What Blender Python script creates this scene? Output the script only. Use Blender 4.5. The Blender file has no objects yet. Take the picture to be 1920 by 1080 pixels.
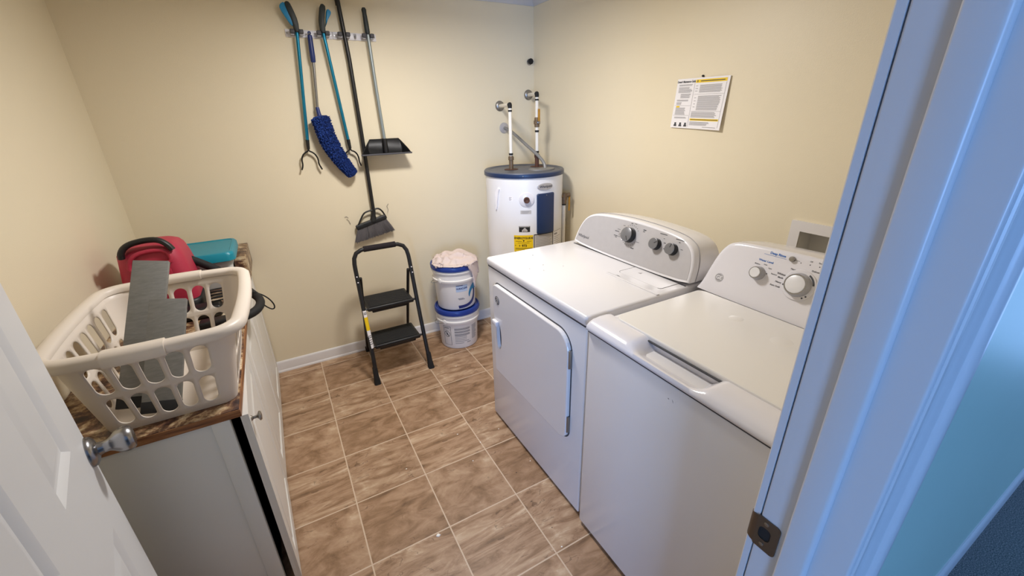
import bpy, bmesh, math, random
from mathutils import Vector, Matrix
random.seed(7)
sc = bpy.context.scene
COL = sc.collection
PI = math.pi

# ------------------------------------------------------------------ camera
cam_data = bpy.data.cameras.new('camera')
cam_data.sensor_width = 36.0
cam_data.lens = 36.0 * 781.264 / 1920.0
cam_data.clip_start = 0.01
cam = bpy.data.objects.new('camera', cam_data)
COL.objects.link(cam)
_yaw, _pit, _rol = math.radians(28.7375), math.radians(22.692), math.radians(1.4902)
_f = Vector((math.sin(_yaw) * math.cos(_pit), math.cos(_yaw) * math.cos(_pit), -math.sin(_pit)))
_r = Vector((math.cos(_yaw), -math.sin(_yaw), 0))
_d = _f.cross(_r)
_r2 = math.cos(_rol) * _r + math.sin(_rol) * _d
_d2 = -math.sin(_rol) * _r + math.cos(_rol) * _d
mw = Matrix.Identity(4)
for i in range(3):
    mw[i][0], mw[i][1], mw[i][2] = _r2[i], -_d2[i], -_f[i]
mw[0][3], mw[1][3], mw[2][3] = 0.28454, -2.68538, 1.52046
cam.matrix_world = mw
sc.camera = cam

# ------------------------------------------------------------------ world and light
sc.view_settings.view_transform = 'Standard'
sc.view_settings.look = 'None'
sc.view_settings.gamma = 1.0
sc.view_settings.use_curve_mapping = False
sc.view_settings.exposure = 0.0
world = bpy.data.worlds.new('world')
sc.world = world
world.use_nodes = True
world.node_tree.nodes['Background'].inputs[0].default_value = (0.55, 0.7, 1.0, 1)
world.node_tree.nodes['Background'].inputs[1].default_value = 0.6
sc.cycles.max_bounces = 12
sc.cycles.diffuse_bounces = 8
sc.cycles.sample_clamp_indirect = 4.0

LIGHT_POS = (0.90, -0.97, 2.09)
ROOM_POWER = 25.5
ROOM_COLOR = (1.0, 0.96, 0.93)
DAY_POWER = 275.0
DAY_COLOR = (0.26, 0.50, 1.0)

ld = bpy.data.lights.new('room_lamp', 'AREA')
ld.shape = 'DISK'
ld.size = 0.26
ld.energy = ROOM_POWER
ld.color = ROOM_COLOR
lo = bpy.data.objects.new('room_lamp', ld)
COL.objects.link(lo)
lo.location = (LIGHT_POS[0], LIGHT_POS[1], LIGHT_POS[2])
# daylight entering the room beyond the doorway through its window
ld = bpy.data.lights.new('window_daylight', 'AREA')
ld.shape = 'RECTANGLE'
ld.size, ld.size_y = 1.75, 1.9
ld.energy = DAY_POWER
ld.color = DAY_COLOR
lo = bpy.data.objects.new('window_daylight', ld)
COL.objects.link(lo)
lo.location = (-2.2, -7.085, 1.08)
lo.rotation_euler = (math.radians(90), 0, 0)      # shines towards +Y

# second hall window, at the right end
ld = bpy.data.lights.new('end_window_daylight', 'AREA')
ld.shape = 'RECTANGLE'
ld.size, ld.size_y = 0.9, 1.5
ld.energy = 15.0
ld.color = DAY_COLOR
lo = bpy.data.objects.new('end_window_daylight', ld)
COL.objects.link(lo)
lo.location = (3.385, -3.2, 1.05)
lo.rotation_euler = (math.radians(90), 0, math.radians(90))      # shines towards -X

# ------------------------------------------------------------------ materials
def srgb(r, g, b):
    f = lambda c: (c / 255 / 12.92) if c / 255 <= 0.04045 else ((c / 255 + 0.055) / 1.055) ** 2.4
    return (f(r), f(g), f(b), 1.0)

def mat(name, rgb, rough=0.5, metal=0.0, var=0.04, vscale=6.0, bump=0.0, bscale=120.0, coat=0.0, spec=0.5, alpha=1.0, trans=0.0):
    m = bpy.data.materials.new(name)
    m.use_nodes = True
    nt = m.node_tree
    b = nt.nodes['Principled BSDF']
    b.inputs['Roughness'].default_value = rough
    b.inputs['Metallic'].default_value = metal
    b.inputs['Specular IOR Level'].default_value = spec
    if coat:
        b.inputs['Coat Weight'].default_value = coat
        b.inputs['Coat Roughness'].default_value = 0.12
    if trans:
        b.inputs['Transmission Weight'].default_value = trans
        b.inputs['IOR'].default_value = 1.3
    tc = nt.nodes.new('ShaderNodeTexCoord')
    nz = nt.nodes.new('ShaderNodeTexNoise')
    nz.inputs['Scale'].default_value = vscale
    nz.inputs['Detail'].default_value = 4
    nt.links.new(tc.outputs['Object'], nz.inputs['Vector'])
    mx = nt.nodes.new('ShaderNodeMix')
    mx.data_type = 'RGBA'
    c = srgb(*rgb)
    mx.inputs['A'].default_value = tuple(x * (1 - var) for x in c[:3]) + (1,)
    mx.inputs['B'].default_value = tuple(min(1, x * (1 + var)) for x in c[:3]) + (1,)
    nt.links.new(nz.outputs['Fac'], mx.inputs['Factor'])
    nt.links.new(mx.outputs['Result'], b.inputs['Base Color'])
    if bump:
        n2 = nt.nodes.new('ShaderNodeTexNoise')
        n2.inputs['Scale'].default_value = bscale
        n2.inputs['Detail'].default_value = 3
        nt.links.new(tc.outputs['Object'], n2.inputs['Vector'])
        bp = nt.nodes.new('ShaderNodeBump')
        bp.inputs['Strength'].default_value = bump
        bp.inputs['Distance'].default_value = 0.004
        nt.links.new(n2.outputs['Fac'], bp.inputs['Height'])
        nt.links.new(bp.outputs['Normal'], b.inputs['Normal'])
    return m

def node(nt, kind, **kw):
    n = nt.nodes.new(kind)
    for k, v in kw.items():
        if k in n.inputs.keys() if isinstance(k, str) else False:
            n.inputs[k].default_value = v
        else:
            setattr(n, k, v)
    return n

def math_node(nt, op, a, b=None):
    n = nt.nodes.new('ShaderNodeMath')
    n.operation = op
    for i, v in enumerate((a, b)):
        if v is None: continue
        if hasattr(v, 'links'): nt.links.new(v, n.inputs[i])
        else: n.inputs[i].default_value = v
    return n.outputs[0]

def ramp(nt, fac, stops):
    r = nt.nodes.new('ShaderNodeValToRGB')
    e = r.color_ramp.elements
    while len(e) < len(stops): e.new(0.5)
    for el, (p, c) in zip(e, stops):
        el.position = p
        el.color = c
    nt.links.new(fac, r.inputs[0])
    return r.outputs[0]

def mixc(nt, fac, a, b, blend='MIX'):
    n = nt.nodes.new('ShaderNodeMix')
    n.data_type = 'RGBA'
    n.blend_type = blend
    for key, v in (('Factor', fac), ('A', a), ('B', b)):
        if hasattr(v, 'links'): nt.links.new(v, n.inputs[key])
        else: n.inputs[key].default_value = v
    return n.outputs['Result']

def floor_material():
    m = bpy.data.materials.new('slate_look_vinyl')
    m.use_nodes = True
    nt = m.node_tree
    b = nt.nodes['Principled BSDF']
    tc = nt.nodes.new('ShaderNodeTexCoord')
    sp = nt.nodes.new('ShaderNodeSeparateXYZ')
    nt.links.new(tc.outputs['Object'], sp.inputs[0])
    T = 0.3048
    ux = math_node(nt, 'DIVIDE', sp.outputs[0], T)
    uy = math_node(nt, 'DIVIDE', sp.outputs[1], T)
    fx, fy = math_node(nt, 'FRACT', ux), math_node(nt, 'FRACT', uy)
    ix, iy = math_node(nt, 'FLOOR', ux), math_node(nt, 'FLOOR', uy)
    # distance to the joint
    ex = math_node(nt, 'MINIMUM', fx, math_node(nt, 'SUBTRACT', 1.0, fx))
    ey = math_node(nt, 'MINIMUM', fy, math_node(nt, 'SUBTRACT', 1.0, fy))
    e = math_node(nt, 'MINIMUM', ex, ey)
    joint = math_node(nt, 'LESS_THAN', e, 0.0085)
    # four printed tiles repeating two by two: 0 plain, 1 dark plain, 2 streaked along the row, 3 pale diagonal flow
    kx = math_node(nt, 'FLOORED_MODULO', ix, 2.0)
    ky = math_node(nt, 'SUBTRACT', 1.0, math_node(nt, 'FLOORED_MODULO', iy, 2.0))
    kind = math_node(nt, 'ADD', kx, math_node(nt, 'MULTIPLY', ky, 2.0))
    cb = nt.nodes.new('ShaderNodeCombineXYZ')
    wob = math_node(nt, 'MULTIPLY', math_node(nt, 'FLOORED_MODULO', math_node(nt, 'ADD', math_node(nt, 'FLOOR', math_node(nt, 'DIVIDE', ix, 2.0)), math_node(nt, 'MULTIPLY', math_node(nt, 'FLOOR', math_node(nt, 'DIVIDE', iy, 2.0)), 2.0)), 3.0), 0.0)
    nt.links.new(math_node(nt, 'ADD', fx, math_node(nt, 'MULTIPLY', kind, 7.3)), cb.inputs[0])
    nt.links.new(math_node(nt, 'ADD', fy, math_node(nt, 'MULTIPLY', kind, 3.7)), cb.inputs[1])
    nt.links.new(math_node(nt, 'ADD', math_node(nt, 'MULTIPLY', kind, 5.1), wob), cb.inputs[2])
    def streak(rot, sx, sy, scale, dist, rough=0.62, detail=10.0):
        mp = nt.nodes.new('ShaderNodeMapping')
        mp.inputs['Rotation'].default_value = (0, 0, math.radians(rot))
        mp.inputs['Scale'].default_value = (sx, sy, 1.0)
        nt.links.new(cb.outputs[0], mp.inputs['Vector'])
        n = node(nt, 'ShaderNodeTexNoise', Scale=scale, Detail=detail, Roughness=rough, Distortion=dist)
        nt.links.new(mp.outputs[0], n.inputs['Vector'])
        return n.outputs['Fac']
    cloud = streak(20, 1.0, 1.3, 2.6, 0.5, 0.66)
    bed = streak(-12, 0.75, 4.2, 1.9, 0.9, 0.64)
    flow = streak(62, 0.8, 3.2, 1.7, 1.5, 0.64)
    soft = streak(-20, 1.0, 2.4, 1.8, 0.8, 0.6)
    def wsum(vals):
        out = None
        for k, v in enumerate(vals):
            c = nt.nodes.new('ShaderNodeMath'); c.operation = 'COMPARE'
            nt.links.new(kind, c.inputs[0]); c.inputs[1].default_value = float(k); c.inputs[2].default_value = 0.3
            t = math_node(nt, 'MULTIPLY', c.outputs[0], v)
            out = t if out is None else math_node(nt, 'ADD', out, t)
        return out
    mixv = lambda a, b_, f: math_node(nt, 'ADD', math_node(nt, 'MULTIPLY', a, 1 - f), math_node(nt, 'MULTIPLY', b_, f))
    base = wsum([mixv(cloud, soft, 0.3), mixv(cloud, soft, 0.7), mixv(cloud, bed, 0.75), mixv(cloud, flow, 0.72)])
    gain = wsum([1.15, 1.05, 1.3, 1.3])
    shift = wsum([0.495, 0.455, 0.490, 0.520])
    comb = math_node(nt, 'ADD', shift, math_node(nt, 'MULTIPLY', math_node(nt, 'SUBTRACT', base, 0.5), gain))
    colr = ramp(nt, comb, [(0.26, srgb(98, 74, 54)), (0.40, srgb(142, 112, 84)), (0.50, srgb(166, 135, 107)), (0.60, srgb(184, 156, 127)), (0.76, srgb(218, 198, 172))])
    # thin dark creases
    cr1 = streak(10, 1.0, 1.5, 2.1, 1.2, 0.5, 4.0)
    cr2 = streak(-14, 0.8, 3.4, 1.5, 1.0, 0.5, 4.0)
    crs = wsum([cr1, cr2, cr2, cr1])
    crease = math_node(nt, 'LESS_THAN', math_node(nt, 'ABSOLUTE', math_node(nt, 'SUBTRACT', crs, 0.53)), wsum([0.004, 0.003, 0.010, 0.006]))
    gate = math_node(nt, 'GREATER_THAN', streak(40, 1.3, 1.3, 2.0, 0.2, 0.5, 2.0), 0.48)
    colr = mixc(nt, math_node(nt, 'MULTIPLY', math_node(nt, 'MULTIPLY', crease, gate), 0.45), colr, srgb(78, 56, 40))
    # small overall tone difference from tile to tile
    wn = nt.nodes.new('ShaderNodeTexWhiteNoise')
    wn.noise_dimensions = '2D'
    c2 = nt.nodes.new('ShaderNodeCombineXYZ')
    nt.links.new(ix, c2.inputs[0]); nt.links.new(iy, c2.inputs[1])
    nt.links.new(c2.outputs[0], wn.inputs['Vector'])
    tone = ramp(nt, wn.outputs['Value'], [(0.0, (0.95, 0.94, 0.94, 1)), (1.0, (1.03, 1.02, 1.02, 1))])
    colr = mixc(nt, 1.0, colr, tone, 'MULTIPLY')
    colr = mixc(nt, joint, colr, srgb(206, 184, 160))
    nt.links.new(colr, b.inputs['Base Color'])
    b.inputs['Roughness'].default_value = 0.42
    b.inputs['Specular IOR Level'].default_value = 0.35
    bp = nt.nodes.new('ShaderNodeBump')
    bp.inputs['Strength'].default_value = 0.25
    bp.inputs['Distance'].default_value = 0.003
    nt.links.new(math_node(nt, 'SUBTRACT', comb, math_node(nt, 'MULTIPLY', joint, 0.3)), bp.inputs['Height'])
    nt.links.new(bp.outputs['Normal'], b.inputs['Normal'])
    return m

def granite_material():
    m = bpy.data.materials.new('brown_granite_laminate')
    m.use_nodes = True
    nt = m.node_tree
    b = nt.nodes['Principled BSDF']
    tc = nt.nodes.new('ShaderNodeTexCoord')
    n1 = node(nt, 'ShaderNodeTexNoise', Scale=13.0, Detail=8.0, Roughness=0.68, Distortion=0.7)
    nt.links.new(tc.outputs['Object'], n1.inputs['Vector'])
    n2 = node(nt, 'ShaderNodeTexNoise', Scale=70.0, Detail=4.0, Roughness=0.7)
    nt.links.new(tc.outputs['Object'], n2.inputs['Vector'])
    v = math_node(nt, 'ADD', math_node(nt, 'MULTIPLY', n1.outputs['Fac'], 0.78), math_node(nt, 'MULTIPLY', n2.outputs['Fac'], 0.22))
    colr = ramp(nt, v, [(0.36, srgb(34, 20, 22)), (0.44, srgb(72, 46, 38)), (0.50, srgb(116, 84, 60)), (0.55, srgb(172, 146, 112)), (0.63, srgb(214, 198, 170))])
    nt.links.new(colr, b.inputs['Base Color'])
    b.inputs['Roughness'].default_value = 0.35
    return m

def wood_edge_material():
    m = bpy.data.materials.new('brown_counter_edge')
    m.use_nodes = True
    nt = m.node_tree
    b = nt.nodes['Principled BSDF']
    tc = nt.nodes.new('ShaderNodeTexCoord')
    mp = nt.nodes.new('ShaderNodeMapping')
    mp.inputs['Scale'].default_value = (6, 6, 90)
    nt.links.new(tc.outputs['Object'], mp.inputs['Vector'])
    n1 = node(nt, 'ShaderNodeTexNoise', Scale=1.5, Detail=6.0, Roughness=0.6)
    nt.links.new(mp.outputs[0], n1.inputs['Vector'])
    colr = ramp(nt, n1.outputs['Fac'], [(0.3, srgb(92, 56, 30)), (0.5, srgb(138, 90, 52)), (0.7, srgb(172, 122, 78))])
    nt.links.new(colr, b.inputs['Base Color'])
    b.inputs['Roughness'].default_value = 0.5
    return m

def carpet_material():
    m = bpy.data.materials.new('dark_loop_carpet')
    m.use_nodes = True
    nt = m.node_tree
    b = nt.nodes['Principled BSDF']
    tc = nt.nodes.new('ShaderNodeTexCoord')
    n1 = node(nt, 'ShaderNodeTexNoise', Scale=260.0, Detail=4.0, Roughness=0.8)
    nt.links.new(tc.outputs['Object'], n1.inputs['Vector'])
    colr = ramp(nt, n1.outputs['Fac'], [(0.35, srgb(60, 66, 70)), (0.5, srgb(118, 124, 126)), (0.66, srgb(196, 198, 194))])
    nt.links.new(colr, b.inputs['Base Color'])
    b.inputs['Roughness'].default_value = 0.95
    bp = nt.nodes.new('ShaderNodeBump')
    bp.inputs['Strength'].default_value = 0.9
    bp.inputs['Distance'].default_value = 0.01
    nt.links.new(n1.outputs['Fac'], bp.inputs['Height'])
    nt.links.new(bp.outputs['Normal'], b.inputs['Normal'])
    return m

def plank_material():
    m = bpy.data.materials.new('grey_wood_grain')
    m.use_nodes = True
    nt = m.node_tree
    b = nt.nodes['Principled BSDF']
    tc = nt.nodes.new('ShaderNodeTexCoord')
    mp = nt.nodes.new('ShaderNodeMapping')
    mp.inputs['Scale'].default_value = (30, 30, 160)
    nt.links.new(tc.outputs['Object'], mp.inputs['Vector'])
    n1 = node(nt, 'ShaderNodeTexNoise', Scale=1.2, Detail=4.0, Roughness=0.6, Distortion=0.6)
    nt.links.new(mp.outputs[0], n1.inputs['Vector'])
    colr = ramp(nt, n1.outputs['Fac'], [(0.3, srgb(112, 113, 110)), (0.7, srgb(128, 128, 125))])
    nt.links.new(colr, b.inputs['Base Color'])
    b.inputs['Roughness'].default_value = 0.6
    return m

def fleece_material():
    return mat('royal_blue_microfibre', (20, 52, 122), 0.95, var=0.5, vscale=60)

M = {}
M['wall'] = mat('cream_wall_paint', (230, 219, 192), 0.42, var=0.012, vscale=3, bump=0.10, bscale=260, spec=0.4)
M['ceiling'] = mat('white_ceiling_paint', (226, 226, 226), 0.8, bump=0.1)
M['trim'] = mat('white_trim_paint', (200, 202, 207), 0.32, var=0.015, bump=0.03, bscale=60)
M['base'] = mat('white_baseboard_paint', (226, 223, 222), 0.35, var=0.015)
M['door'] = mat('white_door_paint', (224, 226, 228), 0.4, var=0.02, bump=0.03, bscale=60)
M['teal'] = mat('green_hall_paint', (176, 206, 196), 0.42, var=0.02, bump=0.04, bscale=120)
M['hallfar'] = mat('low_bounce_wall_paint', (128, 126, 120), 0.7)  # unseen far walls, darkened so they bounce less light onto the jamb
M['floor'] = floor_material()
M['carpet'] = carpet_material()
M['granite'] = granite_material()
M['edge'] = wood_edge_material()
M['cab'] = mat('white_cabinet_laminate', (224, 222, 216), 0.4, var=0.02)
M['cabside'] = mat('grey_white_side_panel', (226, 228, 226), 0.45, var=0.02)
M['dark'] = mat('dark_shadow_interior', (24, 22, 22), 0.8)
M['appl'] = mat('white_enamel', (218, 216, 217), 0.22, var=0.01, coat=0.3)
M['lid'] = mat('warm_white_enamel', (222, 219, 214), 0.3, var=0.01, coat=0.2)
M['plastic'] = mat('white_gloss_plastic', (220, 218, 222), 0.18, var=0.01, coat=0.3)
M['silver'] = mat('brushed_silver_panel', (186, 184, 186), 0.42, 0.35, var=0.05, vscale=40)
M['knobgrey'] = mat('grey_knob_plastic', (118, 118, 120), 0.35, 0.3)
M['chrome'] = mat('polished_chrome', (160, 160, 163), 0.26, 1.0)
M['plate'] = mat('dull_chrome_plate', (150, 148, 144), 0.35, 0.8)
M['satin'] = mat('satin_nickel', (150, 146, 140), 0.32, 1.0)
M['bronze'] = mat('aged_nickel_plate', (112, 106, 100), 0.35, 1.0)
M['knobwhite'] = mat('pearl_knob_cap', (226, 226, 228), 0.3, 0.1)
M['ink'] = mat('dark_grey_ink', (70, 70, 74), 0.6)
M['inkgrey'] = mat('pale_grey_ink', (150, 148, 150), 0.6)
M['inkblack'] = mat('black_ink', (22, 20, 20), 0.6)
M['inkblue'] = mat('blue_ink', (60, 112, 184), 0.6)
M['seam'] = mat('dark_seam', (66, 66, 70), 0.7)
M['tank'] = mat('white_tank_enamel', (230, 230, 232), 0.35, var=0.02, coat=0.1)
M['navy'] = mat('navy_blue_paint', (22, 46, 84), 0.35, var=0.08)
M['navytop'] = mat('slate_blue_tank_top', (84, 88, 100), 0.4, 0.1, var=0.25, vscale=9)
M['pipe'] = mat('white_plastic_pipe', (232, 228, 218), 0.35)
M['brass'] = mat('tarnished_brass_fitting', (122, 104, 84), 0.5, 0.6, var=0.25, vscale=40)
M['rust'] = mat('rusty_iron_nipple', (92, 62, 50), 0.7, 0.3, var=0.3, vscale=60)
M['black'] = mat('black_plastic', (20, 20, 22), 0.45, var=0.08)
M['blackmetal'] = mat('black_powder_coat', (24, 24, 26), 0.38, var=0.08)
M['rubber'] = mat('black_rubber', (20, 20, 21), 0.75, var=0.1, bump=0.1)
M['foam'] = mat('black_foam_grip', (27, 21, 26), 0.9, bump=0.2, bscale=200)
M['conduit'] = mat('grey_armoured_conduit', (140, 140, 140), 0.45, 0.4)
M['yellow'] = mat('yellow_label', (240, 204, 20), 0.5)
M['yellowdirty'] = mat('yellow_valve_lever', (176, 128, 44), 0.5, var=0.2, vscale=80)
M['labelgrey'] = mat('grey_printed_label', (190, 186, 182), 0.5)
M['white'] = mat('white_paper', (238, 236, 238), 0.7)
M['bucket'] = mat('white_bucket_plastic', (236, 233, 228), 0.35, var=0.015)
M['bluelid'] = mat('royal_blue_lid_plastic', (28, 58, 140), 0.35)
M['waveblue'] = mat('teal_wave_print', (18, 120, 168), 0.4)
M['wavenavy'] = mat('navy_wave_print', (30, 44, 110), 0.4)
M['paleblue'] = mat('pale_blue_print', (186, 204, 230), 0.5)
M['towel'] = mat('pale_pink_towel', (222, 205, 198), 0.95, var=0.05, vscale=30, bump=0.5, bscale=700)
M['reacher'] = mat('turquoise_metal_tube', (22, 124, 158), 0.3, 0.5)
M['trigger'] = mat('bright_blue_plastic', (40, 140, 196), 0.35)
M['darkgrip'] = mat('dark_green_black_grip', (38, 46, 48), 0.5)
M['fleece'] = fleece_material()
M['navygrip'] = mat('navy_blue_grip', (30, 48, 110), 0.4)
M['alu'] = mat('grey_aluminium_tube', (150, 160, 162), 0.4, 0.5)
M['bristle'] = mat('grey_bristles', (104, 101, 104), 0.8, var=0.3, vscale=200)
M['clip'] = mat('light_grey_clip', (166, 166, 172), 0.4)
M['clipdark'] = mat('dark_grey_clip_pads', (70, 70, 76), 0.6)
M['rail'] = mat('white_plastic_rail', (232, 232, 240), 0.35)
M['red'] = mat('crimson_plastic', (176, 44, 70), 0.5, var=0.08)
M['teallid'] = mat('turquoise_lid_plastic', (16, 138, 160), 0.4)
M['clear'] = mat('cloudy_clear_plastic', (232, 232, 228), 0.3, trans=0.35)
M['basket'] = mat('off_white_basket_plastic', (226, 216, 204), 0.4, var=0.02)
M['plank'] = plank_material()
M['crumb'] = mat('white_crumb', (244, 240, 232), 0.7)
M['frost'] = mat('frosted_lamp_glass', (250, 246, 240), 0.4)
M['boxgrey'] = mat('grey_box_interior', (205, 203, 198), 0.6)

# ------------------------------------------------------------------ geometry helpers
class B:
    """collects shapes and links them as ONE mesh object"""
    def __init__(self):
        self.v, self.f = [], []
    def add(self, verts, faces):
        o = len(self.v)
        self.v += [Vector(p) for p in verts]
        self.f += [tuple(i + o for i in f) for f in faces]
        return self
    def frombm(self, bm, mtx=None):
        bm.verts.index_update()
        self.add([(mtx @ v.co) if mtx else v.co for v in bm.verts], [[v.index for v in f.verts] for f in bm.faces])
        bm.free()
        return self
    def box(self, lo, hi, bev=0.0, seg=2, mtx=None):
        bm = bmesh.new()
        bmesh.ops.create_cube(bm, size=1.0)
        lo, hi = Vector(lo), Vector(hi)
        for v in bm.verts:
            v.co = Vector([(lo[i] + hi[i]) / 2 + v.co[i] * (hi[i] - lo[i]) for i in range(3)])
        if bev:
            bmesh.ops.bevel(bm, geom=bm.edges[:], offset=bev, segments=seg, profile=0.5, affect='EDGES', clamp_overlap=True)
        return self.frombm(bm, mtx)
    def loft(self, rings, cap=True, closed=True):
        n = len(rings[0])
        vs = [p for r in rings for p in r]
        fs = []
        for i in range(len(rings) - 1):
            for j in range(n if closed else n - 1):
                a, b_ = i * n + j, i * n + (j + 1) % n
                fs.append((a, b_, b_ + n, a + n))
        if cap and closed:
            fs.append(tuple(range(n - 1, -1, -1)))
            fs.append(tuple(range((len(rings) - 1) * n, len(rings) * n)))
        return self.add(vs, fs)
    def lathe(self, prof, c=(0, 0, 0), seg=48, axis=(0, 0, 1), cap=True):
        q = Vector((0, 0, 1)).rotation_difference(Vector(axis).normalized())
        c = Vector(c)
        rings = [[c + q @ Vector((r * math.cos(2 * PI * k / seg), r * math.sin(2 * PI * k / seg), z)) for k in range(seg)] for r, z in prof]
        return self.loft(rings, cap)
    def cyl(self, p0, p1, r0, r1=None, seg=20):
        p0, p1 = Vector(p0), Vector(p1)
        L = (p1 - p0).length
        return self.lathe([(r0, 0), (r0 if r1 is None else r1, L)], p0, seg, p1 - p0)
    def tube(self, path, r, seg=12, closed=False, flat=None, up=None):
        path = [Vector(p) for p in path]
        n = len(path)
        rad = r if isinstance(r, (list, tuple)) else [r] * n
        rings = []
        prev = None
        for i, p in enumerate(path):
            if closed: t = path[(i + 1) % n] - path[i - 1]
            else: t = path[min(i + 1, n - 1)] - path[max(i - 1, 0)]
            t.normalize()
            if up is not None: a = Vector(up)
            elif prev is None: a = Vector((0, 0, 1)) if abs(t.z) < 0.9 else Vector((1, 0, 0))
            else: a = prev
            a = (a - t * a.dot(t)).normalized()
            prev = a
            bb = t.cross(a)
            fl = flat or (1, 1)
            rings.append([p + a * (rad[i] * fl[0] * math.cos(2 * PI * k / seg)) + bb * (rad[i] * fl[1] * math.sin(2 * PI * k / seg)) for k in range(seg)])
        if closed: rings.append(rings[0])
        return self.loft(rings, cap=not closed)
    def prism(self, outline, fn, d0, d1, bev=0.0):
        """outline of (u, w); fn(u, w, d) -> world; extruded from d0 to d1, optional chamfer at the d1 face"""
        if bev:
            ins = inset(outline, bev)
            rings = [[fn(u, w, d0) for u, w in outline], [fn(u, w, d1 - bev if d1 > d0 else d1 + bev) for u, w in outline],
                     [fn(u, w, d1 - 0.3 * bev if d1 > d0 else d1 + 0.3 * bev) for u, w in inset(outline, bev * 0.3)], [fn(u, w, d1) for u, w in ins]]
        else:
            rings = [[fn(u, w, d0) for u, w in outline], [fn(u, w, d1) for u, w in outline]]
        return self.loft(rings)
    def plate(self, outline, holes, fn, d0, d1):
        """flat plate with holes, extruded from d0 to d1"""
        bm = bmesh.new()
        loops = []
        for lp in [outline] + holes:
            vs = [bm.verts.new((u, w, 0)) for u, w in lp]
            loops.append(vs)
            for i in range(len(vs)): bm.edges.new((vs[i], vs[(i + 1) % len(vs)]))
        bmesh.ops.triangle_fill(bm, edges=bm.edges[:], use_beauty=True)
        bm.verts.index_update()
        pts = [v.co.copy() for v in bm.verts]
        tris = [[v.index for v in f.verts] for f in bm.faces]
        n = len(pts)
        idx = [[v.index for v in lp] for lp in loops]
        bm.free()
        vs = [fn(p.x, p.y, d0) for p in pts] + [fn(p.x, p.y, d1) for p in pts]
        fs = [tuple(t) for t in tris] + [tuple(i + n for i in reversed(t)) for t in tris]
        for lp in idx:
            for i in range(len(lp)):
                a, b_ = lp[i], lp[(i + 1) % len(lp)]
                fs.append((a, b_, b_ + n, a + n))
        return self.add(vs, fs)
    def sphere(self, c, r, seg=16, sc_=(1, 1, 1)):
        bm = bmesh.new()
        bmesh.ops.create_uvsphere(bm, u_segments=seg, v_segments=max(6, seg // 2), radius=1)
        for v in bm.verts: v.co = Vector(c) + Vector((v.co.x * r * sc_[0], v.co.y * r * sc_[1], v.co.z * r * sc_[2]))
        return self.frombm(bm)
    def text(self, s, size, fn, align='CENTER', bold=0.0, sx=1.0):
        """flat letters mapped through fn(u, w)"""
        cu = bpy.data.curves.new('t', 'FONT')
        cu.body = s
        cu.size = size
        cu.align_x = align
        cu.align_y = 'CENTER'
        cu.offset = bold * size
        cu.resolution_u = 3
        ob = bpy.data.objects.new('t', cu)
        COL.objects.link(ob)
        dg = bpy.context.evaluated_depsgraph_get()
        me = bpy.data.meshes.new_from_object(ob.evaluated_get(dg))
        self.add([fn(v.co.x * sx, v.co.y) for v in me.vertices], [tuple(p.vertices) for p in me.polygons])
        bpy.data.objects.remove(ob)
        bpy.data.curves.remove(cu)
        bpy.data.meshes.remove(me)
        return self
    def quad(self, u0, u1, w0, w1, fn, n=1):
        vs, fs = [], []
        for i in range(n + 1):
            u = u0 + (u1 - u0) * i / n
            vs += [fn(u, w0), fn(u, w1)]
        for i in range(n): fs.append((2 * i, 2 * i + 2, 2 * i + 3, 2 * i + 1))
        return self.add(vs, fs)
    def build(self, name, m, parent=None, smooth=35, weld=True):
        me = bpy.data.meshes.new(name)
        org = Vector(parent['_o']) if parent is not None and '_o' in parent.keys() else Vector((0, 0, 0))
        me.from_pydata([tuple(p - org) for p in self.v], [], self.f)
        bm = bmesh.new()
        bm.from_mesh(me)
        if weld: bmesh.ops.remove_doubles(bm, verts=bm.verts, dist=1e-6)
        bmesh.ops.recalc_face_normals(bm, faces=bm.faces)
        for f in bm.faces: f.smooth = True
        bm.to_mesh(me)
        bm.free()
        me.set_sharp_from_angle(angle=math.radians(smooth))
        me.materials.append(M[m] if isinstance(m, str) else m)
        o = bpy.data.objects.new(name, me)
        COL.objects.link(o)
        if parent is not None:
            o.parent = parent
            o['_o'] = tuple(org)
        return o

def inset(poly, d):
    n = len(poly)
    area = sum(poly[i][0] * poly[(i + 1) % n][1] - poly[(i + 1) % n][0] * poly[i][1] for i in range(n))
    s = 1 if area > 0 else -1
    out = []
    for i in range(n):
        p, q, r = Vector(poly[i - 1]), Vector(poly[i]), Vector(poly[(i + 1) % n])
        a, b_ = (q - p), (r - q)
        if a.length < 1e-9: a = b_
        if b_.length < 1e-9: b_ = a
        a.normalize(); b_.normalize()
        na, nb = Vector((-a.y, a.x)) * s, Vector((-b_.y, b_.x)) * s
        nn = na + nb
        k = nn.length
        nn = nn / k if k > 1e-6 else na
        out.append(tuple(q + nn * min(d / max(0.4, nn.dot(na)), 2 * d)))
    return out

def rrect(x0, x1, y0, y1, r, seg=6):
    rs = r if isinstance(r, (list, tuple)) else [r] * 4      # corners: x0y0, x1y0, x1y1, x0y1
    out = []
    for (cx, cy, a0, rr) in ((x0 + rs[0], y0 + rs[0], 180, rs[0]), (x1 - rs[1], y0 + rs[1], 270, rs[1]), (x1 - rs[2], y1 - rs[2], 0, rs[2]), (x0 + rs[3], y1 - rs[3], 90, rs[3])):
        if rr < 1e-6:
            out.append((cx, cy)); continue
        for k in range(seg + 1):
            a = math.radians(a0 + 90 * k / seg)
            out.append((cx + rr * math.cos(a), cy + rr * math.sin(a)))
    return out

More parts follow.
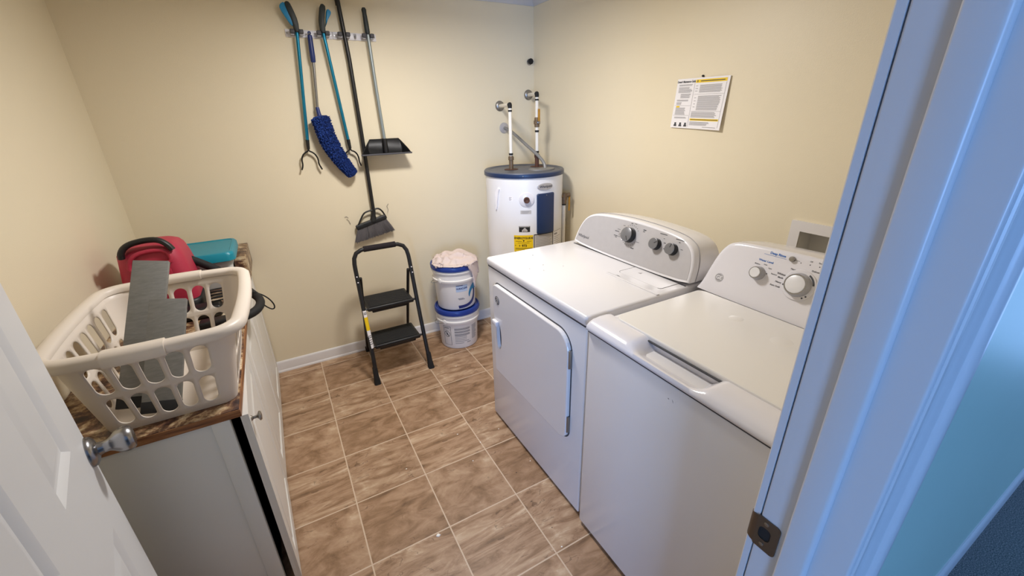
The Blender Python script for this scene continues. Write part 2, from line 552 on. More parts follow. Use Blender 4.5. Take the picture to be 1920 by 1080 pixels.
def smooth_poly(pts, n=2, closed=True):
    for _ in range(n):
        q = []
        m_ = len(pts)
        rng = range(m_) if closed else range(m_ - 1)
        if not closed: q.append(pts[0])
        for i in rng:
            a, b_ = Vector(pts[i]), Vector(pts[(i + 1) % m_])
            q += [tuple(a * 0.75 + b_ * 0.25), tuple(a * 0.25 + b_ * 0.75)]
        if not closed: q.append(pts[-1])
        pts = q
    return pts

def thing(name, label, cat, loc=(0, 0, 0), group=None):
    o = bpy.data.objects.new(name, None)
    o.empty_display_size = 0.05
    COL.objects.link(o)
    o.location = loc
    o['_o'] = tuple(loc)
    o['label'] = label
    o['category'] = cat
    if group: o['group'] = group
    return o

def tag(o, label, cat, group=None, kind=None):
    o['label'] = label
    o['category'] = cat
    if group: o['group'] = group
    if kind: o['kind'] = kind
    return o

def struct(o, label=None):
    o['kind'] = 'structure'
    if label: o['label'] = label
    return o

def set_label(o, label):
    o['label'] = label
    return o

XY = lambda u, w, d=0: Vector((u, w, d))
# ------------------------------------------------------------------ the room
XL, XR, YB, YF, ZC = -0.40, 2.023, 0.085, -2.467, 2.21
YH = -2.567                                   # hall face of the door wall
JX = 0.83                                     # face of the latch jamb
JL = 0.02                                     # face of the hinge jamb
ZD = 1.985                                    # underside of the head jamb

struct(B().box((XL, -2.52, -0.03), (XR, YB, 0)).build('floor', 'floor'))
struct(B().box((-3.6, -7.1, -0.03), (3.3, -2.52, 0)).build('floor_hall', 'carpet'))
struct(B().box((XL - 0.06, YF - 0.1, ZC), (XR + 0.06, YB + 0.06, ZC + 0.05)).build('ceiling', 'ceiling'))
struct(B().box((-3.6, -7.1, ZC), (3.3, YF - 0.1, ZC + 0.05)).build('ceiling_hall', 'ceiling'))
struct(B().box((XL - 0.06, YF, 0), (XL, YB, ZC)).build('wall_left', 'wall'))
struct(B().box((XL - 0.06, YB, 0), (XR + 0.10, YB + 0.06, ZC)).build('wall_back', 'wall'))
BOX = (-2.135, -1.855, 0.93, 1.074)           # washer box opening in the right wall (y, y, z, z)
struct(B().plate([(YF, 0), (YB, 0), (YB, ZC), (YF, ZC)], [[(BOX[0], BOX[2]), (BOX[1], BOX[2]), (BOX[1], BOX[3]), (BOX[0], BOX[3])]],
                 lambda u, w, d: Vector((d, u, w)), XR, XR + 0.10).build('wall_right', 'wall'))
hole = [(JL - 0.018, 0.001), (JX + 0.018, 0.001), (JX + 0.018, ZD + 0.018), (JL - 0.018, ZD + 0.018)]
struct(B().plate([(XL - 0.06, 0), (XR + 0.10, 0), (XR + 0.10, ZC), (XL - 0.06, ZC)], [hole], lambda u, w, d: Vector((u, d, w)), YF, YF - 0.05).build('wall_front', 'wall'))
struct(B().plate([(-3.6, 0), (3.3, 0), (3.3, ZC), (-3.6, ZC)], [hole], lambda u, w, d: Vector((u, d, w)), YF - 0.05, YH).build('wall_hall', 'teal'))
WIN = (-3.1, -1.3, 0.12, 2.04)
struct(B().plate([(-3.6, 0), (3.3, 0), (3.3, ZC), (-3.6, ZC)], [[(WIN[0], WIN[2]), (WIN[1], WIN[2]), (WIN[1], WIN[3]), (WIN[0], WIN[3])]],
                 lambda u, w, d: Vector((u, d, w)), -7.0, -7.06).build('wall_hall_far', 'hallfar'))
struct(B().plate([(-7.1, 0), (YH, 0), (YH, ZC), (-7.1, ZC)], [[(-3.65, 0.3), (-2.75, 0.3), (-2.75, 1.8), (-3.65, 1.8)]], lambda u, w, d: Vector((d, u, w)), 3.3, 3.36).build('wall_hall_right', 'hallfar'))
w2 = B()
for (a, b_) in (((-3.65, 0.3), (-2.75, 0.34)), ((-3.65, 1.76), (-2.75, 1.8)), ((-3.65, 0.3), (-3.61, 1.8)), ((-2.79, 0.3), (-2.75, 1.8)), ((-3.65, 1.03), (-2.75, 1.07))):
    w2.box((3.31, a[0], a[1]), (3.35, b_[0], b_[1]), 0.004)
struct(w2.build('window_2', 'trim'))
struct(B().box((-3.66, -7.1, 0), (-3.6, YH, ZC)).build('wall_hall_left', 'hallfar'))
wf = B()
for (a, b_) in (((WIN[0], WIN[2]), (WIN[1], WIN[2] + 0.04)), ((WIN[0], WIN[3] - 0.04), (WIN[1], WIN[3])), ((WIN[0], WIN[2]), (WIN[0] + 0.04, WIN[3])),
                ((WIN[1] - 0.04, WIN[2]), (WIN[1], WIN[3])), ((WIN[0], 1.38), (WIN[1], 1.42)), ((WIN[0], 0.60), (WIN[1], 0.64)), ((-2.22, WIN[2]), (-2.18, WIN[3]))):
    wf.box((a[0], -7.055, a[1]), (b_[0], -7.01, b_[1]), 0.004)
struct(wf.build('window_1', 'trim'))

# baseboards and cove trim
def bb_profile(h=0.072, t=0.012):
    return [(0, 0), (t, 0), (t, 0.004), (t - 0.001, h - 0.012), (t - 0.004, h - 0.004), (t - 0.009, h), (0, h)]
sh = [(0.0, 0), (0.019, 0), (0.0185, 0.006), (0.016, 0.011), (0.012, 0.014), (0, 0.014)]
def base_back(u, w, d): return Vector((d, YB - u, w))
struct(B().prism(bb_profile(0.075), base_back, 0.05, XR).prism(sh, base_back, 0.05, XR).build('baseboard_back', 'base'))
def base_right(u, w, d): return Vector((XR - u, d, w))
struct(B().prism(bb_profile(0.075), base_right, YF, YB - 0.012).prism(sh, base_right, YF, YB - 0.019).build('baseboard_right', 'base'))
def base_hall(u, w, d): return Vector((d, YH - u, w))
struct(B().prism(bb_profile(0.085, 0.013), base_hall, 0.893, 3.3).build('baseboard_hall', 'trim'))
cove = [(0, 0), (0.006, 0), (0.010, 0.006), (0.020, 0.022), (0.034, 0.032), (0.036, 0.038), (0, 0.038)]
zc0 = ZC - 0.038
struct(B().prism(cove, lambda u, w, d: Vector((d, YB - u, zc0 + w)), XL, XR).build('trim_2', 'trim'))
struct(B().prism(cove, lambda u, w, d: Vector((XR - u, d, zc0 + w)), YF, YB - 0.01).build('trim_3', 'trim'))
struct(B().prism(cove, lambda u, w, d: Vector((XL + u, d, zc0 + w)), YF, YB - 0.01).build('trim_4', 'trim'))

# door frame: profile in (a, y); a = distance outwards from the jamb face
def frame_sides(b, prof, top=True):
    b.prism(prof, lambda u, w, d: Vector((JX + u, w, d)), 0.0, ZD)
    b.prism(prof, lambda u, w, d: Vector((JL - u, w, d)), 0.0, ZD)
    b.prism(prof, lambda u, w, d: Vector((d, w, ZD + u)), JL - 0.06, JX + 0.06)
    return b
def round_rect_prof(a0, a1, y0, y1, r): return rrect(a0, a1, y0, y1, r, 4)
fr = B()
jp = round_rect_prof(0, 0.0178, -2.583, YF - 0.001, [0.004, 0.001, 0.001, 0.003])
fr.prism(jp, lambda u, w, d: Vector((JX + u, w, d)), 0.0, ZD + 0.0178)
fr.prism(jp, lambda u, w, d: Vector((JL - u, w, d)), 0.0, ZD + 0.0178)
fr.prism(jp, lambda u, w, d: Vector((d, w, ZD + u)), JL, JX)
frame = struct(fr.build('trim_1', 'trim'))
sp_ = B()
stp = round_rect_prof(-0.010, 0, -2.543, -2.508, [0.006, 0.0005, 0.0005, 0.003])
sp_.prism(stp, lambda u, w, d: Vector((JX + u, w, d)), 0.0, ZD)
sp_.prism(stp, lambda u, w, d: Vector((JL - u, w, d)), 0.0, ZD)
sp_.prism(stp, lambda u, w, d: Vector((d, w, ZD + u)), JL, JX)
sp_.build('door_stop', 'trim', frame)
# hall side casing, moulded profile
cs = B()
cas = [(0.006, YH + 0.0005), (0.006, -2.5835), (0.0075, -2.5855), (0.011, -2.5862), (0.0145, -2.5855), (0.017, -2.5838), (0.020, -2.5835), (0.026, -2.5865), (0.033, -2.5895),
       (0.038, -2.5905), (0.0395, -2.5935), (0.043, -2.5965), (0.050, -2.598), (0.057, -2.598), (0.0605, -2.596), (0.0625, -2.592), (0.0625, YH + 0.0005)]
cs.prism(cas, lambda u, w, d: Vector((JX + u, w, d)), 0.0, ZD + 0.0625)
cs.prism(cas, lambda u, w, d: Vector((JL - u, w, d)), 0.0, ZD + 0.0625)
cs.prism(cas, lambda u, w, d: Vector((d, w, ZD + u)), JL - 0.0625, JX + 0.0625)
cs.build('hall_casing', 'trim', frame)
cr = B()
rc = [(0.0005, YF + 0.0005), (0.0005, -2.4575), (0.0025, -2.4555), (0.05, -2.4515), (0.056, -2.454), (0.057, YF + 0.0005)]
cr.prism(rc, lambda u, w, d: Vector((JX + u, w, d)), 0.0, ZD + 0.057)
cr.prism(rc, lambda u, w, d: Vector((JL - u, w, d)), 0.0, ZD + 0.057)
cr.prism(rc, lambda u, w, d: Vector((d, w, ZD + u)), JL - 0.057, JX + 0.057)
cr.build('room_casing', 'trim', frame)
# strike plate let into the latch jamb
skf = lambda u, w, d: Vector((JX - d, u, w))
pl = rrect(-2.5, -2.4665, 0.8825, 0.9435, [0.007, 0.002, 0.002, 0.007], 5)
sk = B().plate(pl, [rrect(-2.489, -2.471, 0.902, 0.926, 0.007, 5)], skf, 0.0002, 0.0018)
lip = [(-2.4665 + 0.0, 0.0018), (-2.461, 0.0014), (-2.456, -0.001), (-2.4535, -0.0045), (-2.4535, -0.006), (-2.457, -0.0028), (-2.4665, 0.0002)]
sk.loft([[Vector((JX - d, u, z + (0.003 if z < .9 else -0.003) * min(1, (u + 2.4665) / .013))) for u, d in lip] for z in (0.8855, 0.9405)])
stk = set_label(sk.build('strike_plate', 'bronze', frame), 'bronze coloured strike plate with a dark latch hole')
B().prism(rrect(-2.489, -2.471, 0.902, 0.926, 0.007, 5), skf, 0.0001, 0.0006).build('latch_hole', 'dark', stk)  # dark sheet that paints the shade inside the hole
for z in (0.8925, 0.9345):
    B().lathe([(0.0035, 0), (0.0035, 0.0006), (0.001, 0.001)], (JX - 0.0018, -2.4795, z), 12, (-1, 0, 0)).build('screw', 'satin', stk)

# the open door
TH = math.radians(13.6)
DH, DD, DN = Vector((JL + 0.002, -2.452, 0)), Vector((-math.sin(TH), math.cos(TH), 0)), Vector((math.cos(TH), math.sin(TH), 0))
DW = 0.822
def dfn(s, z, d): return DH + DD * s + DN * d + Vector((0, 0, z))
panels = []
for (s0, s1) in ((0.215, 0.392), (0.528, 0.697)):
    panels += [(s0, s1, 1.69, 1.87), (s0, s1, 0.972, 1.60), (s0, s1, 0.20, 0.776)]
db = B()
db.prism([(0, 0.012), (DW, 0.012), (DW, 1.975), (0, 1.975)], dfn, -0.036, -0.0085)
db.plate([(0, 0.012), (DW, 0.012), (DW, 1.975), (0, 1.975)], [[(a, c), (b_, c), (b_, d), (a, d)] for a, b_, c, d in panels], dfn, -0.0085, 0.0)
for a, b_, c, d in panels:
    def rect(i): return [(a + i, c + i), (b_ - i, c + i), (b_ - i, d - i), (a + i, d - i)]
    rings = [(0, 0.0), (0.004, -0.0015), (0.014, -0.0078), (0.020, -0.0080), (0.024, -0.0072), (0.042, -0.0022), (0.045, -0.0018)]
    db.loft([[dfn(s, z, dep) for s, z in rect(i)] for i, dep in rings], cap=False)
    db.add([dfn(s, z, -0.0018) for s, z in rect(0.045)], [(0, 1, 2, 3)])
door = struct(db.build('door_1', 'door', smooth=25), 'white panelled door standing open on the left')
kc = dfn(DW - 0.018, 0.895, 0)
kn = B().lathe([(0.0325, 0), (0.0325, 0.003), (0.030, 0.008), (0.024, 0.012), (0.0145, 0.015), (0.0125, 0.022), (0.0125, 0.030), (0.016, 0.036), (0.023, 0.044), (0.0268, 0.053),
                (0.0278, 0.060), (0.0262, 0.067), (0.022, 0.0715), (0.012, 0.0735), (0.001, 0.074)], kc, 40, DN)
set_label(kn.build('door_knob', 'chrome', door), 'round chrome door knob with its rose')

# lamp on the ceiling (outside the picture)
lamp = thing('ceiling_lamp', 'round white ceiling lamp in the middle of the laundry room', 'lamp', (LIGHT_POS[0], LIGHT_POS[1], ZC))
B().lathe([(0.17, 0), (0.17, 0.03), (0.16, 0.04), (0.15, 0.04)], (LIGHT_POS[0], LIGHT_POS[1], ZC - 0.04), 48).build('housing', 'ceiling', lamp)
B().lathe([(0.155, 0.0), (0.155, 0.02), (0.15, 0.022)], (LIGHT_POS[0], LIGHT_POS[1], ZC - 0.055), 48).build('lamp_rim', 'ceiling', lamp)

# ------------------------------------------------------------------ dryer
Y0, Y1, FX = -1.000, -1.741, 1.081
dr = thing('dryer', 'white front-loading clothes dryer with silver control panel beside the water heater', 'dryer', (1.45, -1.37, 0))
B().box((FX, Y1, 0.014), (1.83, Y0, 0.862), 0.006, 3).build('cabinet', 'appl', dr)
B().box((FX + 0.02, Y1 + 0.02, 0.0), (1.81, Y0 - 0.02, 0.02)).build('base', 'dark', dr)  # dark block painting in the shadow gap under the dryer
top = B().box((FX - 0.006, Y1 - 0.001, 0.866), (1.835, Y0 + 0.003, 0.905), 0.012, 4)
B().box((FX + 0.001, Y1 + 0.002, 0.860), (1.83, Y0 - 0.002, 0.868)).build('top_seam', 'seam', dr)
tp = top.build('top_panel', 'appl', dr)
# lint filter lid and the raised ridge in front of it
lf = B().prism(rrect(1.452, 1.548, -1.702, -1.478, [0.012, 0.002, 0.002, 0.012], 4), XY, 0.9048, 0.9058)
lint = lf.build('lint_filter_lid', 'appl', tp)
out_ = B()
rr_ = rrect(1.452, 1.548, -1.702, -1.478, [0.012, 0.002, 0.002, 0.012], 4)
for i in range(len(rr_) - 1):
    out_.cyl((rr_[i][0], rr_[i][1], 0.9056), (rr_[i + 1][0], rr_[i + 1][1], 0.9056), 0.0012, None, 6)
out_.add([(1.506, -1.550, 0.9061), (1.506, -1.534, 0.9061), (1.522, -1.546, 0.9061)], [(0, 1, 2)])
out_.build('lid_outline', 'inkgrey', lint)
B().box((1.398, -1.735, 0.9046), (1.412, -1.462, 0.9072), 0.0012).build('ridge', 'appl', tp)
for (x, y, l, a, w_) in ((1.418, -1.515, 0.028, 0.12, 0.0022), (1.413, -1.555, 0.02, 0.1, 0.0008), (1.406, -1.625, 0.05, 0.05, 0.0008), (1.405, -1.656, 0.006, 0.4, 0.003), (1.412, -1.502, .004, 0, .003),
                         (1.27, -1.10, 0.006, 0.4, 0.004), (1.236, -1.24, 0.01, 0.9, 0.003), (1.20, -1.30, 0.008, 0.2, 0.002), (1.30, -1.30, 0.007, 0.6, 0.0025), (1.16, -1.25, .008, .2, .002)):
    dx, dy = math.sin(a) * l / 2, math.cos(a) * l / 2
    B().add([(x - dx, y - dy, 0.9055), (x - dx * 0 + w_, y, 0.9055), (x + dx, y + dy, 0.9055), (x - w_, y, 0.9055)], [(0, 1, 2, 3)]).build('scratch_mark', 'ink', tp)
# door
ff = lambda u, w, d: Vector((FX - d, u, w))
do = rrect(-1.662, -1.072, 0.332, 0.800, [0.045, 0.012, 0.03, 0.075], 8)
hd = [(-1.112, 0.487), (-1.130, 0.470), (-1.148, 0.478), (-1.156, 0.500), (-1.160, 0.545), (-1.154, 0.592), (-1.140, 0.620), (-1.118, 0.626), (-1.112, 0.615)]
hd = [(a + 0.012, b_) for a, b_ in smooth_poly(hd, 2)]
B().prism(inset(do, -0.003), ff, 0.0, 0.0012).build('door_seam', 'seam', dr)
dd = B().plate(do, [hd], ff, 0.0, 0.013)
dd.loft([[ff(u, w, dp) for u, w in inset(do, i)] for i, dp in ((0, 0.013), (0.0015, 0.0155), (0.004, 0.0168), (0.006, 0.017))], cap=False)
dd.plate(inset(do, 0.006), [hd], ff, 0.013, 0.017)
ddoor = dd.build('door', 'appl', dr, smooth=3)
pk = B().loft([[ff(u, w, dp) for u, w in inset(hd, i)] for i, dp in ((0.0, 0.016), (0.001, 0.006), (0.004, -0.004), (0.010, -0.008))], cap=False)
pk.add([ff(u, w, -0.008) for u, w in inset(hd, 0.010)], [tuple(range(len(hd)))])
pk.build('handle_recess', 'appl', ddoor)
B().box((FX - 0.034, -1.128, 0.598), (FX - 0.016, -1.084, 0.624), 0.005).build('handle_lip', 'plastic', ddoor)
bd = B().lathe([(0.001, 0), (0.021, 0), (0.021, 0.001), (0.019, 0.0016), (0.001, 0.0016)], ff(-1.118, 0.728, 0.0168), 28, (-1, 0, 0))
bdg = bd.build('round_sticker', 'ink', ddoor)
sym = B().tube([ff(-1.118 + 0.0165 * math.cos(2 * PI * k / 24), 0.728 + 0.0165 * math.sin(2 * PI * k / 24), 0.0186) for k in range(24)], 0.0007, 5, True)
for k in range(5):
    a = 2 * PI * k / 5
    sym.lathe([(0.001, 0), (0.0036, 0), (0.001, 0.0003)], ff(-1.118 + 0.008 * math.cos(a), 0.728 + 0.008 * math.sin(a), 0.0185), 8, (-1, 0, 0))
sym.build('sticker_print', 'labelgrey', bdg)
for z in (0.665, 0.375):
    B().box((FX - 0.014, -1.6685, z), (FX - 0.001, -1.6625, z + 0.075), 0.002).build('hinge', 'satin', ddoor)
# console
TD = math.radians(20)
YC = -1.395
def con(u, w, d=0):           # u to the viewer's right, w up the slope, d out of the face
    return Vector((1.556 + w * math.sin(TD) - d * math.cos(TD), YC - u, 0.906 + w * math.cos(TD) + d * math.sin(TD)))
half = [(0.352, 0.0), (0.350, 0.035), (0.345, 0.072), (0.334, 0.108), (0.314, 0.140), (0.282, 0.160), (0.236, 0.173), (0.12, 0.183), (0.0, 0.186)]
outl = half + [(-a, b_) for a, b_ in reversed(half[:-1])]
outl = smooth_poly(outl, 2)
outl = [(a, max(0.0, b_)) for a, b_ in outl]
def scaled(k, kw, dz=0): return [(a * k, b_ * kw + dz) for a, b_ in outl]
cb_ = B()
sq = lambda i: [(u * (1 - i / 0.352), w * (1 - i / 0.186)) for u, w in outl]
rings = [[con(u, w, 0.010) for u, w in sq(0.014)], [con(u, w, 0.0102) for u, w in sq(0.010)], [con(u, w, 0.009) for u, w in sq(0.004)], [con(u, w, 0.004) for u, w in outl]]
for k, t in ((1.0, 0.03), (0.995, 0.07), (0.985, 0.13), (0.965, 0.18)):
    ring = []
    for u, w in outl:
        p = con(u * k, w, 0)
        fz = 0.906 + (p.z - 0.906) * (1 - 0.9 * max(0, t - 0.06) ** 1.2)
        ring.append(Vector((p.x + t * (1 - 0.28 * (w / 0.186)), p.y, fz)))
    rings.append(ring)
cb_.loft(rings)
cons = cb_.build('control_console', 'appl', dr, smooth=50)
B().box((1.5485, Y1 + 0.008, 0.9045), (1.556, Y0 - 0.045, 0.9064)).build('console_seam', 'seam', cons)
gap = B().tube([con(u, w, 0) + Vector((0.024, 0, 0)) for u, w in inset(outl, -0.0008) if w > 0.003], 0.0012, 6)
gap.build('shell_joint', 'inkgrey', cons)
pp = [(u * (1 - 0.0125 / 0.352), 0.0095 + w * (1 - 0.021 / 0.186)) for u, w in outl]
B().prism(pp, con, 0.0095, 0.0112).build('silver_fascia', 'silver', cons)
ink = B()
cf = lambda d: (lambda u, w: con(u, w, d))
wl = B()
wl.text('Whirlpool', 0.0195, lambda u, w: con(u - 0.287, w + 0.046, 0.0117), 'CENTER', 0.012)
wl.build('lettering', 'ink', cons)
def dial(u, w, r, h, ang, parent, nm='knob', m1='knobgrey'):
    b = B().lathe([(r * 1.06, 0), (r * 1.04, h * 0.55), (r, h * 0.9), (r * 0.97, h)], con(u, w, 0.0112), 36, con(0, 0, 1) - con(0, 0, 0))
    k = b.build(nm, 'black', parent)
    B().lathe([(r * 0.96, h * 0.98), (r * 0.98, h * 1.04), (r * 0.93, h * 1.08), (0.001, h * 1.1)], con(u, w, 0.0112), 36, con(0, 0, 1) - con(0, 0, 0)).build('knob_cap', m1, k)
    B().tube([con(u + r * 0.96 * math.cos(2 * PI * q / 36), w + r * 0.96 * math.sin(2 * PI * q / 36), 0.0112 + h * 1.02) for q in range(36)], 0.0011, 6, True).build('knob_ring', 'chrome', k)
    ca, sa = math.cos(ang), math.sin(ang)
    B().add([con(u + ca * a - sa * b_, w + sa * a + ca * b_, 0.0112 + h * 1.115) for a, b_ in ((r * 0.25, -0.0014), (r * 0.92, -0.0014), (r * 0.92, 0.0014), (r * 0.25, 0.0014))], [(0, 1, 2, 3)]).build('pointer', 'inkblack', k)
    return k
K1, K2, K3 = (-0.001, 0.117), (0.150, 0.114), (0.233, 0.113)
dial(K1[0], K1[1], 0.031, 0.026, math.radians(-55), cons)
dial(K2[0], K2[1], 0.0225, 0.022, math.radians(35), cons)
dial(K3[0], K3[1], 0.0225, 0.022, math.radians(80), cons)
D_ = 0.0117
def bar(b, u, w, l, h=0.0022): b.quad(u - l / 2, u + l / 2, w - h / 2, w + h / 2, cf(D_))
marks = B()
for k in range(22):
    a = math.radians(-150 + k * 14.5)
    if k in (9, 10, 11, 12): continue
    bar(marks, K1[0] + 0.046 * math.cos(a), K1[1] + 0.044 * math.sin(a), 0.003, 0.003)
for (u, w, l, h) in ((-0.082, 0.118, 0.026, .003), (-0.074, 0.128, 0.018, .0016), (-0.060, 0.112, .016, .0016), (-0.082, 0.098, 0.024, 0.003), (-0.078, 0.092, .012, .003), (-0.06, 0.098, .014, .0016), (-0.06, 0.105, .014, .0016),
                     (0.069, 0.155, 0.016, 0.004), (0.067, 0.148, 0.010, 0.003), (0.034, 0.067, 0.018, 0.004), (0.052, 0.098, 0.02, 0.0016), (-0.05, 0.150, 0.012, 0.0018), (-0.01, 0.168, .010, .003), (.012, .170, .012, .002),
                     (0.168, 0.160, 0.036, 0.003), (0.178, 0.144, 0.007, .002), (0.187, 0.128, 0.010, 0.003), (0.193, 0.106, 0.008, .003), (0.250, 0.156, 0.038, 0.003), (0.252, 0.146, 0.008, 0.003), (0.272, 0.122, 0.010, 0.002)):
    bar(marks, u, w, l, h)
marks.build('dial_markings', 'ink', cons)

# ------------------------------------------------------------------ washer
WY0, WY1, WX = -1.764, -2.450, 1.062
wa = thing('washing_machine', 'white top-loading washing machine nearest the doorway, right of the dryer', 'washing machine', (1.45, -2.1, 0))
B().box((WX + 0.003, WY1, 0.016), (1.83, WY0, 0.874), 0.010, 3).build('cabinet', M['appl'], wa)
B().box((WX + 0.02, WY1 + 0.02, 0.0), (1.81, WY0 - 0.02, 0.02)).build('base', 'dark', wa)  # near-black filler, shade under the washer put into its colour
B().box((1.15, WY1 + 0.001, 0.868), (1.83, WY0 + 0.001, 0.8955), 0.006, 3).build('top_deck', 'plastic', wa)
# front fascia with the finger scoop
def fas(y):
    t = 0.0
    a, b_ = -1.925, -2.200
    if b_ < y < a:
        e = min((a - y), (y - b_)) / 0.055
        t = max(0.0, min(1.0, e)); t = t * t * (3 - 2 * t)
    pts = [(1.158, 0.866), (1.158, 0.905 - 0.034 * t), (1.140, 0.9085 - 0.040 * t), (1.112, 0.9095 - 0.040 * t), (1.086, 0.9070 - 0.026 * t), (1.070, 0.9010 - 0.010 * t), (1.060, 0.8920), (1.0565, 0.8830), (1.0585, 0.8760), (1.066, 0.8730)]
    return [Vector((x, y, z)) for x, z in pts]
ys = [WY0 + 0.001 - (WY0 - WY1) * k / 90 for k in range(91)]
fs_ = B()
def fas_end(y, k): return [Vector((1.11 + (p.x - 1.11) * k, y, 0.885 + (p.z - 0.885) * k)) for p in fas(ys[0])]
rings = [fas_end(WY0 + 0.006, 0.55), fas_end(WY0 + 0.004, 0.86)] + [fas(y) for y in ys] + [fas_end(WY1 - 0.001, 0.86)]
fs_.loft(rings)
fs_.build('front_fascia', 'plastic', wa, smooth=60)
B().box((WX + 0.001, WY1 + 0.003, 0.8685), (1.1, WY0 - 0.003, 0.8735)).build('fascia_seam', 'seam', wa)
lidp = rrect(1.146, 1.562, -2.424, -1.790, [0.03, 0.004, 0.03, 0.035], 6)
B().prism(inset(lidp, -0.003), XY, 0.895, 0.8985).build('lid_seam', 'seam', wa)
wl_ = B().prism(lidp, XY, 0.8985, 0.9125, 0.004)
wlid = wl_.build('lid', 'lid', wa, smooth=20)
for (x, y, r) in ((1.455, -2.005, 0.022), (1.43, -2.16, 0.03)):
    B().lathe([(r, 0.0), (r * 0.8, 0.0009), (r * 0.4, 0.0014), (0.001, 0.0016)], (x, y, 0.9124), 24).build('lid_bump', 'lid', wlid)
for (y, z, l, a) in ((-2.112, 0.823, 0.012, 1.0), (-2.120, 0.826, 0.008, 1.5), (-2.098, 0.823, 0.006, 0.2)):
    c_, s_ = math.cos(a) * l / 2, math.sin(a) * l / 2
    B().add([(WX + 0.0026, y - c_, z - s_), (WX + 0.0026, y, z - 0.0015), (WX + 0.0026, y + c_, z + s_), (WX + 0.0026, y, z + 0.0015)], [(0, 1, 2, 3)]).build('chip_mark', 'ink', wa)
# console
TW = math.radians(20)
YW = -2.107
def wcon(u, w, d=0):
    return Vector((1.578 + w * math.sin(TW) - d * math.cos(TW), YW - u, 0.905 + w * math.cos(TW) + d * math.sin(TW)))
half = [(0.346, 0.0), (0.345, 0.006), (0.337, 0.022), (0.330, 0.050), (0.324, 0.088), (0.315, 0.130), (0.305, 0.160), (0.288, 0.186), (0.260, 0.199), (0.2, 0.204), (0.1, 0.209), (0.0, 0.211)]
wout = smooth_poly(half + [(-a, b_) for a, b_ in reversed(half[:-1])], 2)
wout = [(a, max(0.0, b_)) for a, b_ in wout]
wc = B()
ws = lambda i: [(u * (1 - i / 0.346), w * (1 - i / 0.211)) for u, w in wout]
rings = [[wcon(u, w, 0.006) for u, w in ws(0.020)], [wcon(u, w, 0.0058) for u, w in ws(0.012)], [wcon(u, w, 0.004) for u, w in ws(0.005)], [wcon(u, w, -0.001) for u, w in ws(0.001)], [wcon(u, w, -0.008) for u, w in wout]]
for k, t in ((1.0, 0.05), (0.99, 0.12), (0.98, 0.17)):
    ring = []
    for u, w in wout:
        p = wcon(u * k, w, -0.008)
        ring.append(Vector((p.x + t * (1 - 0.32 * (w / 0.211)), p.y, 0.905 + (p.z - 0.905) * (1 - 0.6 * max(0, t - 0.04)))))
    rings.append(ring)
wc.loft(rings)
wcons = wc.build('control_console', 'plastic', wa, smooth=50)
wd = B().lathe([(0.001, 0), (0.0155, 0), (0.0155, 0.0006), (0.001, 0.0006)], wcon(-0.273, 0.062, 0.0062), 24, wcon(0, 0, 1) - wcon(0, 0, 0))
emb = wd.build('emblem', 'inkgrey', wcons)
eb = B().text('GE', 0.018, lambda u, w: wcon(u - 0.273, w + 0.062, 0.0072), 'CENTER', 0.01)
eb.tube([wcon(-0.273 + 0.0138 * math.cos(2 * PI * q / 28), 0.062 + 0.0138 * math.sin(2 * PI * q / 28), 0.0070) for q in range(28)], 0.0006, 5, True)
eb.build('emblem_letters', 'white', emb)
def wdial(u, w, r, h, parent, cap='knobwhite'):
    ax = wcon(0, 0, 1) - wcon(0, 0, 0)
    k = B().lathe([(r * 1.12, 0), (r * 1.08, h * 0.35), (r * 1.02, h * 0.5), (r * 0.98, h * 0.9), (r * 0.93, h)], wcon(u, w, 0.006), 40, ax).build('knob', 'clip', parent)
    B().lathe([(r * 0.82, h * 0.98), (r * 0.80, h * 1.06), (r * 0.74, h * 1.10), (0.001, h * 1.06)], wcon(u, w, 0.006), 40, ax).build('knob_cap', cap, k)
    B().lathe([(r * 0.93, h), (r * 0.92, h * 1.03), (r * 0.83, h * 1.03), (r * 0.82, h)], wcon(u, w, 0.006), 40, ax, cap=False).build('knob_ring', 'chrome', k)
    return k
G1, G2 = (-0.152, 0.116), (-0.024, 0.117)
wdial(G1[0], G1[1], 0.0205, 0.022, wcons)
bigk = wdial(G2[0], G2[1], 0.034, 0.026, wcons)
ax_ = wcon(0, 0, 1) - wcon(0, 0, 0)
sk_ = B().lathe([(0.048, 0), (0.048, 0.003), (0.046, 0.005), (0.036, 0.006)], wcon(G2[0], G2[1], 0.006), 48, ax_)
skirt = sk_.build('dial_skirt', 'plastic', wcons)
wm = B()
wf_ = lambda u, w: wcon(u, w, 0.0066)
def wtext(b, s, u, w, size, bold=0.015): b.text(s, size, lambda a, c: wcon(a + u, c + w, 0.0067), 'CENTER', bold)
for k in range(7):
    a0 = math.radians(62 - k * 7)
    a1 = math.radians(62 - (k + 1) * 7)
    wm.add([wcon(G2[0] + r_ * math.cos(a), G2[1] + r_ * math.sin(a), 0.0125) for r_, a in ((0.0385, a0), (0.0435, a0), (0.0435, a1), (0.0385, a1))], [(0, 1, 2, 3)])
for a in (-165, -40, -55):
    a = math.radians(a)
    wm.lathe([(0.0028, 0), (0.001, 0.0005)], wcon(G2[0] + 0.042 * math.cos(a), G2[1] + 0.042 * math.sin(a), 0.0118), 8, ax_)
wm.lathe([(0.002, 0), (0.001, 0.0005)], wcon(G1[0] + 0.026, G1[1] + 0.006, 0.0066), 8, ax_)
for (u, w) in ((-0.044, 0.1985 - 0.012), (0.008, 0.1945 - 0.006), (-0.018, 0.1965 - 0.009), (0.034, 0.192 - 0.004)):
    wm.lathe([(0.0016, 0), (0.001, 0.0004)], wcon(u, w - 0.004, 0.0066), 8, ax_)
wtext(wm, 'Whites', -0.083, 0.134, 0.009); wtext(wm, 'Medium', -0.078, 0.123, 0.0075)
